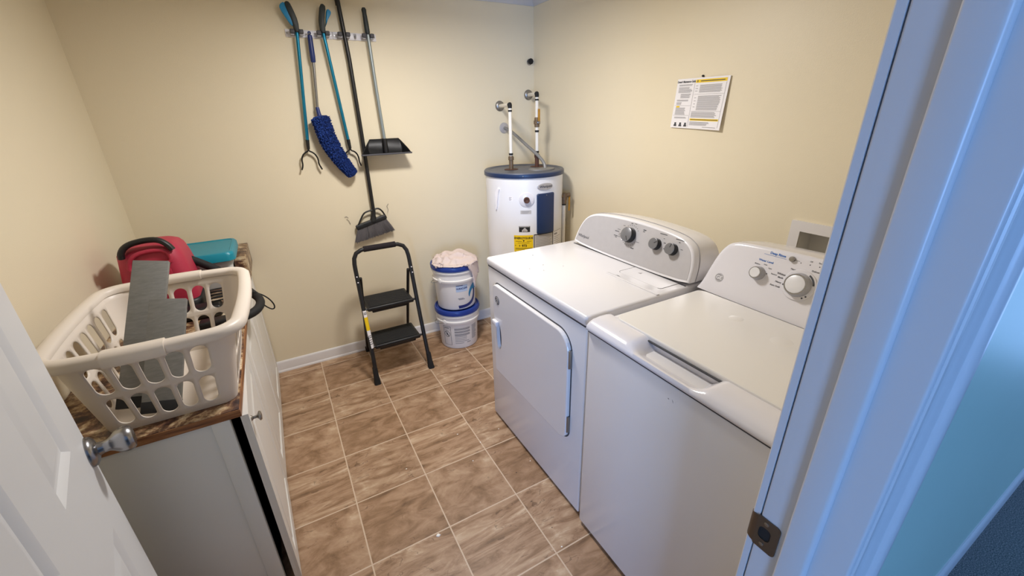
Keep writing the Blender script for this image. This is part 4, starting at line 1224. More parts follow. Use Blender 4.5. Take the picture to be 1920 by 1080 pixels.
yk = smooth_poly([(0.684, yb - .004, 0.885), (0.706, yb - .004, 0.922), (0.728, yb - .004, 0.958), (0.750, yb - .004, 0.972), (0.795, yb - .004, 0.978), (0.824, yb - .004, 0.986), (0.846, yb - .004, 0.968), (0.862, yb - .004, 0.934)], 2, False)
B().tube(yk, 0.0052, 8).build('head_brace', 'black', brm)
br = B()
rnd = random.Random(11)
for k in range(900):
    s = rnd.random(); q = rnd.uniform(-1, 1)
    base = hl_ + ax * (0.19 * s) + Vector((0, q * 0.010, 0)) + dn * 0.010
    end = Vector((0.655, yb, 0.785)) * (1 - s) + Vector((0.908, yb, 0.832)) * s
    L = 1.0 + rnd.uniform(-0.06, 0.06)
    tipv = base + (end - base) * L + Vector((rnd.uniform(-.006, .006), q * 0.016 + rnd.uniform(-.004, .004), rnd.uniform(-.004, .004)))
    tipv.y = min(tipv.y, YB - 0.004)
    midv = base * 0.5 + tipv * 0.5 + Vector((rnd.uniform(-.002, .002), 0, 0))
    br.tube([base, midv, tipv], [0.0015, 0.0014, 0.0009], 4)
br.build('bristles', 'bristle', brm, weld=False)
for pts in ([(0.648, .08, 0.90), (0.640, .079, 0.925), (0.630, .081, 0.935)], [(0.642, .08, 0.94), (0.632, .081, 0.95), (0.620, .08, 0.948)], [(0.885, .07, .945), (0.893, .078, 0.965), (0.888, .08, 0.985), (0.90, .081, 1.0)]):
    B().tube(pts, 0.0012, 4).build('stray_bristle', 'bristle', brm)

# dustpan
dpn = thing('dustpan', 'long handled black dustpan with grey tube hanging right of the broom', 'dustpan', (0.91, 0.04, 1.31))
B().lathe([(0.010, 0), (0.0135, 0.01), (0.0135, 0.05), (0.0115, 0.10), (0.013, 0.118), (0.008, 0.127), (0.001, 0.128)], (0.9065, YB - 0.046, 1.945), 20, (-0.004, 0, 0.128)).build('grip', 'darkgrip', dpn)
B().tube([(0.9065, YB - 0.046, 1.95), (0.912, YB - 0.046, 1.68), (0.9215, YB - 0.044, 1.395)], 0.0095, 16).build('tube', 'alu', dpn)
YB2 = YB - 0.018
def pan_ring(t, th=0.0):   # t 0 back .. 1 lip; returns section left-top, left-bottom, right-bottom, right-top
    y = YB2 - 0.100 * t
    hw_ = 0.106 + 0.044 * t; xc = 0.926 - 0.016 * t
    h = 0.082 * (1 - t) ** 0.9 + 0.004
    z0 = 1.312 + 0.004 * t
    tp = 0.012 * (1 - t)
    return [Vector((xc - hw_ + tp + 0.006, y, z0 + h)), Vector((xc - hw_, y, z0 + h * 0.35)), Vector((xc - hw_ + 0.006, y, z0)), Vector((xc + hw_ - 0.006, y, z0)), Vector((xc + hw_, y, z0 + h * 0.35)), Vector((xc + hw_ - tp - 0.006, y, z0 + h))]
dk = B()
rs = [pan_ring(t) for t in (0, 0.2, 0.4, 0.6, 0.8, 1.0)]
dk.loft(rs, cap=False, closed=False)
b0 = rs[0]
dk.add(b0, [(0, 1, 2, 3, 4, 5)])
pano = dk.build('pan', 'black', dpn, smooth=50)
so = pano.modifiers.new('thickness', 'SOLIDIFY'); so.thickness = 0.003; so.offset = 0
B().cyl((0.9215, YB - 0.044, 1.40), (0.9225, YB - 0.042, 1.318), 0.0135, 0.016).build('tube_socket', 'black', dpn)
lipb = B().box((0.910 - 0.151, YB2 - 0.106, 1.311), (0.910 + 0.151, YB2 - 0.094, 1.320), 0.002)
lipb.build('rubber_lip', 'clipdark', dpn)

# ------------------------------------------------------------------ step ladder
lad = thing('step_ladder', 'black two-step folding ladder leaning open against the back wall', 'step ladder', (0.755, -0.17, 0))
def ly(z): return -0.385 + 0.25 * z
LXL, LXR = 0.590, 0.918
path = [(LXL - 0.006, ly(0.03), 0.03), (LXL, ly(0.35), 0.35), (LXL + 0.002, ly(0.70), 0.70)]
arc = [(LXL + 0.003, 0.725), (LXL + 0.008, 0.757), (LXL + 0.024, 0.785), (LXL + 0.055, 0.799), (LXL + 0.085, 0.802)]
path += [(x, ly(z), z) for x, z in arc]
path += [(LXL + LXR - x, ly(z), z) for x, z in reversed(arc)]
path += [(LXR - 0.002, ly(0.70), 0.70), (LXR, ly(0.35), 0.35), (LXR + 0.006, ly(0.03), 0.03)]
B().tube(path, 0.0125, 16).build('front_frame', 'blackmetal', lad)
B().tube([(LXL + 0.070, ly(0.802), 0.802), (LXR - 0.070, ly(0.802), 0.802)], 0.0175, 18).build('foam_grip', 'foam', lad)
for x, s in ((LXL - 0.007, -1), (LXR + 0.007, 1)):
    B().loft([[Vector((x + a * k * 0.019 + s * o_, ly(z) + b_ * k * 0.019, z)) for a, b_ in rrect(-1, 1, -1, 1, 0.5, 3)] for z, k, o_ in ((0.0, 1.0, 0.002), (0.006, 1.0, 0.002), (0.05, 0.80, 0.001), (0.10, 0.74, 0))]).build('front_foot', 'rubber', lad)
for x in (LXL + 0.020, LXR - 0.020):
    lg = B().tube([(x, 0.045, 0.012), (x, -0.09, 0.34), (x, ly(0.64) + 0.004, 0.64)], 0.0095, 12)
    lg2 = lg.build('rear_leg', 'blackmetal', lad)
    B().box((x - 0.013, 0.033, 0.0), (x + 0.013, 0.060, 0.035), 0.004).build('rear_foot', 'rubber', lg2)
for z, ny, dep in ((0.232, 0.0, 0.205), (0.462, 0.0, 0.215)):
    yf = ly(z) - 0.012
    o = B().box((LXL + 0.022, yf, z - 0.024), (LXR - 0.022, yf + dep, z), 0.008, 3)
    stp_ = o.build('step', 'black', lad)
    tr_ = B()
    tr_.box((LXL + 0.036, yf + 0.014, z - 0.001), (LXR - 0.036, yf + dep - 0.014, z + 0.0025), 0.0015)
    for k in range(11):
        x = LXL + 0.05 + k * 0.0228
        if k == 5: continue
    for k in range(9):
        yy = yf + 0.026 + k * 0.019
        tr_.box((LXL + 0.044, yy, z + 0.0015), (LXR - 0.044, yy + 0.008, z + 0.004), 0.001, 1)
    tr_.build('step_tread', 'rubber', stp_)
    B().box((LXL + 0.05, yf + 0.02, z - 0.045), (LXR - 0.05, yf + dep - 0.05, z - 0.022), 0.005).build('step_rib', 'black', stp_)
    B().cyl((LXL - 0.004, ly(z) + 0.004, z - 0.010), (LXR + 0.004, ly(z) + 0.004, z - 0.010), 0.007).build('step_axle', 'blackmetal', stp_)
for x, s in ((LXL, -1), (LXR, 1)):
    for z in (0.655, 0.622):
        B().sphere((x, ly(z) - 0.0125, z), 0.0042, 10).build('rivet', 'rail', lad)
lbl = B()
LS = [(0.24, 0.44)]
lw = lambda z: LXL + 0.002
def lbq(z0, z1, m_, nm, parent):
    b = B()
    ring = []
    for z in (z0, z1):
        ring.append([Vector((LXL + 0.0132 * math.sin(a), ly(z) - 0.0132 * math.cos(a), z)) for a in [math.radians(-40 + 15 * k) for k in range(10)]])
    b.loft(ring, cap=False, closed=False)
    return b.build(nm, m_, parent)
lb0 = lbq(0.225, 0.455, 'white', 'warning_label', lad)
for (z0, z1, m_, nm) in ((0.335, 0.415, 'yellow', 'yellow_band'),):
    b = B()
    b.loft([[Vector((LXL + 0.0136 * math.sin(a), ly(z) - 0.0136 * math.cos(a), z)) for a in [math.radians(-40 + 15 * k) for k in range(10)]] for z in (z0, z1)], cap=False, closed=False)
    b.build(nm, m_, lb0)
b = B()
for z in (0.432, 0.44, 0.30, 0.29, 0.275, 0.262, 0.25):
    b.loft([[Vector((LXL + 0.0138 * math.sin(a), ly(zz) - 0.0138 * math.cos(a), zz)) for a in [math.radians(-25 + 13 * k) for k in range(7)]] for zz in (z, z + 0.004)], cap=False, closed=False)
b.build('label_print', 'ink', lb0)

# ------------------------------------------------------------------ pails and towel
def pail(name, label, x, y, z0, kind):
    t = thing(name, label, 'pail', (x, y, z0))
    c = (x, y, z0)
    e = 0.020 if kind else 0.004
    prof = [(0.0, 0.002), (0.118, 0.0), (0.127, 0.003), (0.130, 0.010), (0.138, 0.19), (0.139, 0.196), (0.149, 0.199), (0.152, 0.204), (0.152, 0.216), (0.1445, 0.219), (0.1445, 0.226), (0.145, 0.240 + e), (0.152, 0.243 + e), (0.153, 0.250 + e), (0.148, 0.258 + e), (0.144, 0.262 + e)]
    bd_ = B().lathe(prof, c, 64, cap=False).build('bucket_body', 'bucket', t)
    ld_ = B().lathe([(0.150, 0.260 + e), (0.156, 0.262 + e), (0.157, 0.266 + e), (0.157, 0.288 + e), (0.153, 0.295 + e), (0.148, 0.297 + e), (0.144, 0.293 + e), (0.140, 0.288 + e), (0.10, 0.286 + e), (0.001, 0.286 + e)], c, 64).build('lid', 'bluelid', t)
    nt2 = B()
    for k in range(8):
        a = 2 * PI * k / 8 + 0.35
        nt2.box((-0.003, -0.0015, 0.264 + e), (0.003, 0.0015, 0.284 + e), 0.0005, 1, Matrix.Translation(Vector((x + 0.157 * math.cos(a), y + 0.157 * math.sin(a), z0))) @ Matrix.Rotation(a + PI / 2, 4, 'Z'))
    nt2.build('lid_notch', 'bluelid', ld_)
    def pw(ang, z, r): a = math.radians(ang); return Vector((x + r * math.cos(a), y + r * math.sin(a), z0 + z))
    # bail with ears
    for s in ((-176,) if kind else (-172,)):
        a = math.radians(s + 24)
        ear = B().lathe([(0.018, 0), (0.017, 0.006), (0.010, 0.009), (0.001, 0.0095)], pw(s + 24, 0.215, 0.150), 18, (math.cos(a), math.sin(a), 0))
        ear.build('bail_ear', 'bucket', t)
        a2 = math.radians(s + 24 + 180)
        B().lathe([(0.018, 0), (0.017, 0.006), (0.010, 0.009), (0.001, 0.0095)], pw(s + 204, 0.215, 0.150), 18, (math.cos(a2), math.sin(a2), 0)).build('bail_ear', 'bucket', t)
        bl = []
        for k in range(25):
            th_ = PI * k / 24
            e_ = Vector((math.cos(a), math.sin(a), 0)); q_ = Vector((math.cos(a + PI / 2), math.sin(a + PI / 2), 0)) * -1
            p = e_ * (0.163 * math.cos(th_)) + q_ * (0.163 * math.sin(th_)) + Vector((x, y, z0 + 0.215 - 0.060 * math.sin(th_)))
            if p.y > YB - 0.006: p.y = YB - 0.006
            bl.append(p)
        B().tube(bl, 0.0016, 6).build('wire_bail', 'conduit', t)
    rr0 = lambda z: 0.130 + (z - 0.01) * 0.0444 + 0.0007
    def wr(b, a0, a1, z0_, z1_, off=0.0, n=10):
        for i in range(n):
            u, v = a0 + (a1 - a0) * i / n, a0 + (a1 - a0) * (i + 1) / n
            b.add([pw(u, z0_, rr0(z0_) + off), pw(v, z0_, rr0(z0_) + off), pw(v, z1_, rr0(z1_) + off), pw(u, z1_, rr0(z1_) + off)], [(0, 1, 2, 3)])
        return b
    if kind:   # printed upper pail
        lab = wr(B(), -110, -76, 0.134, 0.180).build('product_print', 'paleblue', bd_)
        b = B()
        def wt(u, w): return pw(-93 + math.degrees(u / 0.137), 0.157 + w, rr0(0.157) + 0.0008 + w * 0.044)
        b.text('NURACLEAR', 0.0175, wt, 'CENTER', 0.03, 0.78)
        wr(b, -109, -90, 0.1775, 0.1815, 0.0006, 5)
        b.build('product_lettering', 'wavenavy', bd_)
        b = wr(B(), -106, -90, 0.083, 0.088, 0.0004, 6); wr(b, -104, -86, 0.076, 0.081, 0.0004, 6)
        b.build('small_print', 'inkgrey', bd_)
        # wave: navy sweep that rises to a curling crest
        up = [(-113, 0.034), (-100, 0.034), (-88, 0.036), (-76, 0.044), (-66, 0.060), (-60, 0.085), (-58, 0.115), (-60, 0.128)]
        low = [(-112, 0.012), (-100, 0.013), (-88, 0.015), (-76, 0.020), (-64, 0.030), (-54, 0.055), (-50, 0.09), (-49, 0.150)]
        b = B()
        A, Bq = smooth_poly(up, 2, False), smooth_poly(low, 2, False)
        for i in range(len(A) - 1):
            q = [A[i], A[i + 1], Bq[i + 1], Bq[i]]
            b.add([pw(a_ + 7, z_, rr0(z_) + 0.0006) for a_, z_ in q], [(0, 1, 2, 3)])
        b.build('wave_print', 'wavenavy', bd_)
        o1 = smooth_poly([(-49, 0.178), (-58, 0.174), (-68, 0.160), (-77, 0.135), (-80, 0.105), (-78, 0.085)], 2, False)
        o2 = smooth_poly([(-46, 0.125), (-54, 0.130), (-62, 0.133), (-68, 0.124), (-73, 0.104), (-76, 0.084)], 2, False)
        b = B()
        for i in range(len(o1) - 1):
            q = [o1[i], o1[i + 1], o2[i + 1], o2[i]]
            b.add([pw(a_ + 7, z_, rr0(z_) + 0.0008) for a_, z_ in q], [(0, 1, 2, 3)])
        b.build('crest_print', 'waveblue', bd_)
    else:      # lower pail with warning panel and small print
        b = B()
        for (a0, a1, z0_, z1_) in ((-160, -135, 0.176, 0.178), (-160, -135, 0.150, 0.1515), (-136, -135, 0.030, 0.178), (-160, -159, 0.03, 0.178), (-160, -135, 0.03, 0.0315)): wr(b, a0, a1, z0_, z1_, 0, 6)
        for k in range(20):
            u, v = 2 * PI * k / 20, 2 * PI * (k + 1) / 20
            f4 = [pw(-147.5 + 9.5 * r_ * math.cos(q), 0.118 + 0.024 * r_ * math.sin(q), rr0(0.118) + 0.0005 + 0.024 * r_ * math.sin(q) * 0.044) for r_, q in ((1, u), (1, v), (0.86, v), (0.86, u))]
            b.add(f4, [(0, 1, 2, 3)])
        for pts in ([(-150.5, .124), (-148.5, .130), (-145.5, .122), (-146, .112), (-149, .108)], [(-147, .112), (-144.5, .118), (-143.5, .108), (-145, .102)], [(-153.3, 0.134), (-152.2, 0.136), (-141.7, 0.102), (-142.8, 0.100)]):
            b.add([pw(a_, z_, rr0(z_) + 0.0006) for a_, z_ in pts], [tuple(range(len(pts)))])
        wr(b, -157, -140, 0.162, 0.167, 0, 5)
        b.build('warning_panel', 'ink', bd_)
        b = B()
        rnd_ = random.Random(8)
        for grp in ((0.160, 3), (0.138, 3), (0.116, 3), (0.096, 1), (0.084, 1), (0.071, 1), (0.058, 1), (0.044, 1)):
            for k in range(grp[1]):
                wr(b, -124, -76 - (rnd_.random() * 3 if grp[1] > 1 else rnd_.random() * 26), grp[0] - k * 0.0055, grp[0] + 0.0042 - k * 0.0055, 0, 10)
        for k in range(14): wr(b, -70, -50 - rnd_.random() * 6, 0.165 - k * 0.008, 0.169 - k * 0.008, 0, 5)
        wr(b, -88, -76, 0.043, 0.049, 0, 4)
        b.build('small_print', 'inkgrey', bd_)
    return t
PX, PY = 1.228, -0.148
pail('pail', 'lower white pail with blue lid and grey small print, standing on the floor', PX, PY, 0.0, 0)
pail('pail', 'upper white pail with a blue wave print, under the towel', PX, PY - 0.002, 0.3015, 1)
# towel: a sheet let fall in loose folds on the upper lid (small cloth relaxation)
import numpy as np
def make_towel():
    NX_, NY_, sp = 70, 52, 0.0064
    lidz, lidr = 0.3015 + 0.3175, 0.160
    u, v = np.meshgrid((np.arange(NX_) - (NX_ - 1) / 2) * sp, (np.arange(NY_) - (NY_ - 1) / 2) * sp, indexing='ij')
    a = -0.42
    X = (u * math.cos(a) - v * math.sin(a)) * 0.80 + 0.034
    Y = (u * math.sin(a) + v * math.cos(a)) * 0.74 - 0.045
    Z = np.full_like(X, lidz + 0.085)
    P = np.stack([X, Y, Z], -1)
    def bump(x, y):       # the bunched-up layers underneath
        r = np.hypot((x - 0.008) / 1.12, y - 0.01)
        m = np.clip(1 - (r / 0.135) ** 4, 0, 1)
        w = y + 1.9 * (x - 0.01) ** 2 - 0.25 * x + 0.008 * np.sin(x / 0.03)
        k1 = 0.5 + 0.5 * np.cos(2 * np.pi * (w / 0.072 + 0.30))
        w2 = y - 2.2 * (x - 0.06) ** 2 + 0.55 * x
        k2 = 0.5 + 0.5 * np.cos(2 * np.pi * (w2 / 0.105 + 0.1))
        return m * (0.012 + 0.026 * k1 ** 0.8 + 0.016 * k2 ** 3)
    V = np.zeros_like(P)
    cons = []
    for dx, dy in ((1, 0), (0, 1), (1, 1), (1, -1), (2, 0), (0, 2)):
        cons.append((dx, dy, sp * math.hypot(dx, dy), 1.0 if abs(dx) + abs(dy) < 3 and abs(dx) < 2 and abs(dy) < 2 else 0.06))
    dt = 0.008
    for step in range(260):
        V[..., 2] -= 9.8 * dt
        V *= 0.94
        Q = P + V * dt
        for it in range(6):
            for dx, dy, L, k in cons:
                A = Q[:NX_ - dx, max(0, -dy):NY_ - max(0, dy)]
                Bq = Q[dx:, max(0, dy):NY_ + min(0, dy)]
                d = Bq - A
                l = np.linalg.norm(d, axis=-1, keepdims=True) + 1e-9
                kk = np.where(l > L, k, 0.25 * k)
                c = d * (0.5 * kk * (l - L) / l) * 0.7
                A += c; Bq -= c
            r = np.hypot(Q[..., 0], Q[..., 1])
            hz = lidz + 0.003 + np.where(r < lidr, bump(Q[..., 0], Q[..., 1]), 0)
            on = (r < lidr) & (Q[..., 2] < hz)
            side = on & (Q[..., 2] < lidz - 0.012)
            topc = on & ~side
            Q[..., 2] = np.where(topc, hz, Q[..., 2])
            s_ = np.where(side, lidr / np.maximum(r, 1e-6), 1.0)
            Q[..., 0] *= s_; Q[..., 1] *= s_
            Q[..., 1] = np.minimum(Q[..., 1], YB - 0.008 - PY)
            fr_ = topc[..., None] * 0.85
            Q[..., :2] = Q[..., :2] * (1 - fr_) + P[..., :2] * fr_
        V = (Q - P) / dt
        P = Q
    b = B()
    P = P + np.array([PX, PY, 0.0])
    b.add([tuple(x) for x in P.reshape(-1, 3)], [(i * NY_ + j, (i + 1) * NY_ + j, (i + 1) * NY_ + j + 1, i * NY_ + j + 1) for i in range(NX_ - 1) for j in range(NY_ - 1)])
    o = b.build('towel', 'towel', None, smooth=180)
    m1 = o.modifiers.new('thickness', 'SOLIDIFY'); m1.thickness = 0.004; m1.offset = 0.5
    return o
tag(make_towel(), 'crumpled pale pink towel lying on top of the stacked pails', 'towel')
# ------------------------------------------------------------------ vanity style base cabinet
CT = 0.762
cb = thing('base_cabinet', 'low white base cabinet with panelled doors along the left wall', 'cabinet', (-0.18, -0.7, 0))
EY = -1.448
c = B()
c.box((XL + 0.003, EY, 0.0), (0.030, EY + 0.016, CT - 0.026), 0.001)
c.build('end_panel', 'cabside', cb)
B().box((-0.014, EY - 0.004, 0.0), (0.0305, EY + 0.0155, CT - 0.0265), 0.001).build('end_stile', 'cabside', cb)
B().box((XL + 0.003, 0.062, 0.0), (0.030, 0.080, CT - 0.026), 0.001).build('end_panel', 'cabside', cb)
c = B()
c.box((XL + 0.003, EY + 0.016, 0.06), (XL + 0.010, 0.062, CT - 0.026))
c.box((XL + 0.010, EY + 0.016, 0.055), (0.024, 0.062, 0.072))
c.box((-0.03, EY + 0.016, 0.0), (-0.015, 0.062, 0.055))
c.box((XL + 0.010, EY + 0.016, CT - 0.05), (0.02, 0.062, CT - 0.028))
c.box((-0.012, EY + 0.016, 0.0), (0.027, EY + 0.045, CT - 0.028))  # dark strip added to paint the shaded gap beside the ajar door
c.build('carcass', 'dark', cb)  # near-black colour stands in for the shade inside the cabinet
for yy in (-0.934, -0.427):
    B().box((-0.01, yy - 0.02, 0.06), (0.030, yy + 0.02, CT - 0.027)).build('face_frame', 'cab', cb)
def cab_door(yh, yn, ang, knob):
    W = yh - yn
    ca, sa = math.cos(ang), math.sin(ang)
    def f(s, z, d): # s from the hinge towards the viewer, d outwards
        return Vector((0.0325 + s * sa + d * ca, yh - s * ca + d * sa, z))
    z0, z1 = 0.012, 0.734
    b = B()
    b.prism([(0.002, z0), (W - 0.002, z0), (W - 0.002, z1), (0.002, z1)], f, 0.0, 0.011)
    a0, a1, c0, c1 = 0.062, W - 0.062, z0 + 0.062, z1 - 0.062
    b.plate(rrect(0.002, W - 0.002, z0, z1, 0.002, 2), [[(a0, c0), (a1, c0), (a1, c1), (a0, c1)]], f, 0.011, 0.020)
    rect = lambda i: [(a0 + i, c0 + i), (a1 - i, c0 + i), (a1 - i, c1 - i), (a0 + i, c1 - i)]
    b.loft([[f(s, z, d) for s, z in rect(i)] for i, d in ((0, 0.020), (0.004, 0.017), (0.008, 0.012), (0.014, 0.012), (0.034, 0.0175), (0.037, 0.019))], cap=False)
    b.add([f(s, z, 0.019) for s, z in rect(0.037)], [(0, 1, 2, 3)])
    o = b.build('door', 'cab', cb, smooth=25)
    if knob:
        p = f(W - 0.036, z1 - 0.040, 0.020)
        ax = f(0, 0, 1) - f(0, 0, 0)
        B().lathe([(0.009, 0), (0.008, 0.002), (0.0045, 0.006), (0.0045, 0.014), (0.009, 0.018), (0.0145, 0.021), (0.0150, 0.024), (0.012, 0.027), (0.001, 0.0285)], p, 24, ax).build('knob', 'satin', o)
    return o
cab_door(-0.934, -1.452, math.radians(2.7), True)
cab_door(-0.427, -0.934, 0.0, False)
cab_door(0.078, -0.427, 0.0, False)

ctp = thing('countertop', 'brown granite-look laminate countertop on the white base cabinet', 'countertop', (-0.17, -0.7, CT - 0.026))
B().box((XL + 0.001, -1.4525, CT - 0.025), (0.060, YB - 0.002, CT), 0.0015, 2).build('slab', 'granite', ctp)
e = B()
e.box((XL + 0.002, -1.4545, CT - 0.026), (0.061, -1.4523, CT - 0.0025), 0.0005)
e.box((0.0598, -1.4545, CT - 0.026), (0.0622, YB - 0.003, CT - 0.002), 0.0005)
e.build('edge_band', 'edge', ctp)
of = thing('laminate_offcut', 'narrow brown laminate block on the countertop, right of the storage box', 'offcut', (0.055, -0.1, CT))
B().box((0.026, -0.292, CT), (0.075, YB - 0.004, CT + 0.112), 0.002).build('block', 'granite', of)

# ------------------------------------------------------------------ storage box with turquoise lid
sb = thing('storage_box', 'cloudy clear plastic storage box with a turquoise lid on the far end of the countertop', 'storage box', (-0.1, -0.2, CT))
def rr3(x0, x1, y0, y1, r, z): return [Vector((a, b_, z)) for a, b_ in rrect(x0, x1, y0, y1, r, 5)]
bb = B()
bb.loft([rr3(-0.190, 0.010, -0.330, -0.060, 0.02, CT + 0.001), rr3(-0.198, 0.018, -0.338, -0.054, 0.025, CT + 0.06), rr3(-0.202, 0.022, -0.344, -0.052, 0.025, 0.912)], cap=False)
bb.add(rr3(-0.190, 0.010, -0.330, -0.060, 0.02, CT + 0.001), [tuple(range(24))])
tub = bb.build('tub', 'clear', sb)
so = tub.modifiers.new('thickness', 'SOLIDIFY'); so.thickness = 0.002
cl = B()
cl.loft([rr3(-0.18, 0.0, -0.32, -0.07, 0.03, CT + 0.006), rr3(-0.18, 0.0, -0.32, -0.07, 0.03, CT + 0.075), rr3(-0.15, -0.03, -0.29, -0.1, 0.03, CT + 0.10)])
cl.build('white_contents', 'white', sb)
lp = B()
lp.loft([rr3(-0.212, 0.036, -0.356, -0.050, 0.03, 0.900), rr3(-0.218, 0.043, -0.364, -0.046, 0.034, 0.903), rr3(-0.217, 0.042, -0.362, -0.047, 0.034, 0.932), rr3(-0.210, 0.035, -0.355, -0.053, 0.034, 0.942), rr3(-0.200, 0.025, -0.345, -0.062, 0.03, 0.944),
         rr3(-0.196, 0.021, -0.341, -0.066, 0.03, 0.940)])
lp.build('lid', 'teallid', sb)

# ------------------------------------------------------------------ red canister vacuum
vc = thing('vacuum_cleaner', 'crimson portable vacuum cleaner with black top handle and hose behind the laundry basket', 'vacuum cleaner', (-0.21, -0.49, CT))
def vring(x0, x1, y0, y1, r, z): return [Vector((a, b_, z)) for a, b_ in rrect(x0, x1, y0, y1, r, 6)]
b = B()
b.loft([vring(-0.330, -0.098, -0.610, -0.370, 0.04, CT + 0.062), vring(-0.333, -0.096, -0.613, -0.368, 0.045, CT + 0.10), vring(-0.330, -0.098, -0.612, -0.37, 0.05, 0.94), vring(-0.324, -0.106, -0.608, -0.375, 0.055, 1.00),
        vring(-0.320, -0.116, -0.604, -0.382, 0.055, 1.040), vring(-0.310, -0.126, -0.596, -0.395, 0.055, 1.058), vring(-0.296, -0.142, -0.580, -0.415, 0.05, 1.068), vring(-0.275, -0.165, -0.555, -0.44, 0.04, 1.072)])
b.build('body', 'red', vc, smooth=60)
B().loft([vring(-0.332, -0.096, -0.612, -0.368, 0.035, CT + 0.002), vring(-0.338, -0.090, -0.618, -0.362, 0.04, CT + 0.010), vring(-0.338, -0.090, -0.618, -0.362, 0.045, CT + 0.058), vring(-0.330, -0.098, -0.610, -0.37, 0.04, CT + 0.066)]).build('base', 'black', vc, smooth=50)
hp = smooth_poly([(-0.292, -0.612, 1.040), (-0.289, -0.613, 1.060), (-0.275, -0.608, 1.080), (-0.250, -0.602, 1.092), (-0.205, -0.600, 1.098), (-0.165, -0.601, 1.094), (-0.140, -0.606, 1.070), (-0.130, -0.608, 1.048)], 2, False)
B().tube(hp, 0.0125, 14, flat=(0.9, 1.3)).build('carry_handle', 'black', vc)
rc_ = B()
rc_.tube(smooth_poly([(-0.285, -0.613, 0.985), (-0.272, -0.617, 1.030), (-0.245, -0.612, 1.05), (-0.20, -0.608, 1.056), (-0.155, -0.607, 1.05), (-0.142, -0.611, 1.02), (-0.150, -0.615, 1.0), (-0.20, -0.618, 0.995), (-0.25, -0.618, 0.99)], 1, True), 0.008, 10, True)
rc_.build('handle_surround', 'red', vc)
B().lathe([(0.014, 0), (0.013, 0.004), (0.001, 0.005)], (-0.300, -0.612, 0.905), 20, (0, -1, 0)).build('dial', 'black', vc)
B().box((-0.245, -0.6165, 0.93), (-0.155, -0.612, 0.975), 0.002).build('front_latch', 'red', vc)
wand = smooth_poly([(-0.13, -0.46, 0.975), (-0.10, -0.455, 0.952), (-0.06, -0.45, 0.92), (-0.01, -0.46, 0.88), (0.04, -0.49, 0.83), (0.075, -0.53, 0.795), (0.098, -0.58, 0.784), (0.118, -0.64, 0.784), (0.122, -0.71, 0.784), (0.108, -0.775, 0.785), (0.075, -0.815, 0.785), (0.03, -0.83, 0.784), (-0.01, -0.835, 0.782)], 2, False)
B().tube(wand, 0.0175, 14).build('hose', 'rubber', vc)
B().box((-0.085, -0.862, CT + 0.001), (0.045, -0.805, CT + 0.045), 0.010, 3).build('floor_nozzle', 'black', vc)
B().box((-0.30, -0.70, CT + 0.001), (-0.02, -0.625, CT + 0.05), 0.012, 3).build('accessory_tray', 'black', vc)
cr_ = B()
cr_.tube(smooth_poly([(0.045, -0.60, 0.80), (0.075, -0.60, 0.815), (0.112, -0.60, 0.800), (0.145, -0.60, 0.770), (0.163, -0.60, 0.735), (0.164, -0.60, 0.712), (0.152, -0.60, 0.706), (0.132, -0.60, 0.724), (0.118, -0.61, 0.752), (0.108, -0.64, 0.772)], 2, False), 0.0030, 8)
for k in range(4):
    z = CT + 0.004 + 0.012 * k
    cr_.tube(smooth_poly([(-0.07, -0.66 + 0.01 * k, z + 0.05), (0.0, -0.665, z + 0.058), (0.045, -0.62, z + 0.035), (0.05, -0.56, z + 0.03), (0.0, -0.54, z + 0.03), (-0.06, -0.57, z + 0.04)], 2, True), 0.0032, 8, True)
cr_.build('power_cord', 'rubber', vc)

# ------------------------------------------------------------------ laundry basket
BX, BY, BZ0, BZ1 = -0.084, -1.195, CT + 0.001, 1.012
lb_ = thing('laundry_basket', 'off-white slotted plastic laundry basket on the near end of the countertop', 'laundry basket', (BX, BY, BZ0))
def bdims(v):
    vv = max(0.0, v)
    return 0.148 + 0.042 * vv, 0.205 + 0.058 * vv, 0.034 + 0.022 * vv
def bxy(seg, t, v):
    hw, hl, r = bdims(v)
    bow = 0.008 * v
    cx_ = BX - 0.010 + 0.010 * v
    z = BZ0 + (BZ1 - BZ0) * v
    s = seg % 8
    if s == 0: x, y = -hw + r + (2 * hw - 2 * r) * t, -hl - bow * 4 * t * (1 - t)
    elif s == 2: y, x = -hl + r + (2 * hl - 2 * r) * t, hw + bow * 4 * t * (1 - t)
    elif s == 4: x, y = hw - r - (2 * hw - 2 * r) * t, hl + bow * 4 * t * (1 - t)
    elif s == 6: y, x = hl - r - (2 * hl - 2 * r) * t, -hw - bow * 4 * t * (1 - t)
    else:
        c0 = {1: (hw - r, -hl + r, -90), 3: (hw - r, hl - r, 0), 5: (-hw + r, hl - r, 90), 7: (-hw + r, -hl + r, 180)}[s]
        a = math.radians(c0[2] + 90 * t)
        x, y = c0[0] + r * math.cos(a), c0[1] + r * math.sin(a)
    return Vector((cx_ + x, BY + y, z))
bk = B()
V0, V1, V2, V3 = 0.075, 0.485, 0.515, 0.90
NXc, NYc = 4, 6
def stadium(dx, dy, cw, ch, rw, rh):
    # ray from the centre in direction (dx*cw, dy*ch) to a stadium of half size rw x rh
    X, Y = dx * cw, dy * ch
    lo_, hi_ = 0.0, 1.0
    def inside(k):
        x, y = abs(X * k), abs(Y * k)
        if rh >= rw:
            yy = max(0.0, y - (rh - rw)); return x * x + yy * yy <= rw * rw
        xx = max(0.0, x - (rw - rh)); return xx * xx + y * y <= rh * rh
    for _ in range(30):
        m_ = (lo_ + hi_) / 2
        if inside(m_): lo_ = m_
        else: hi_ = m_
    return dx * lo_, dy * lo_
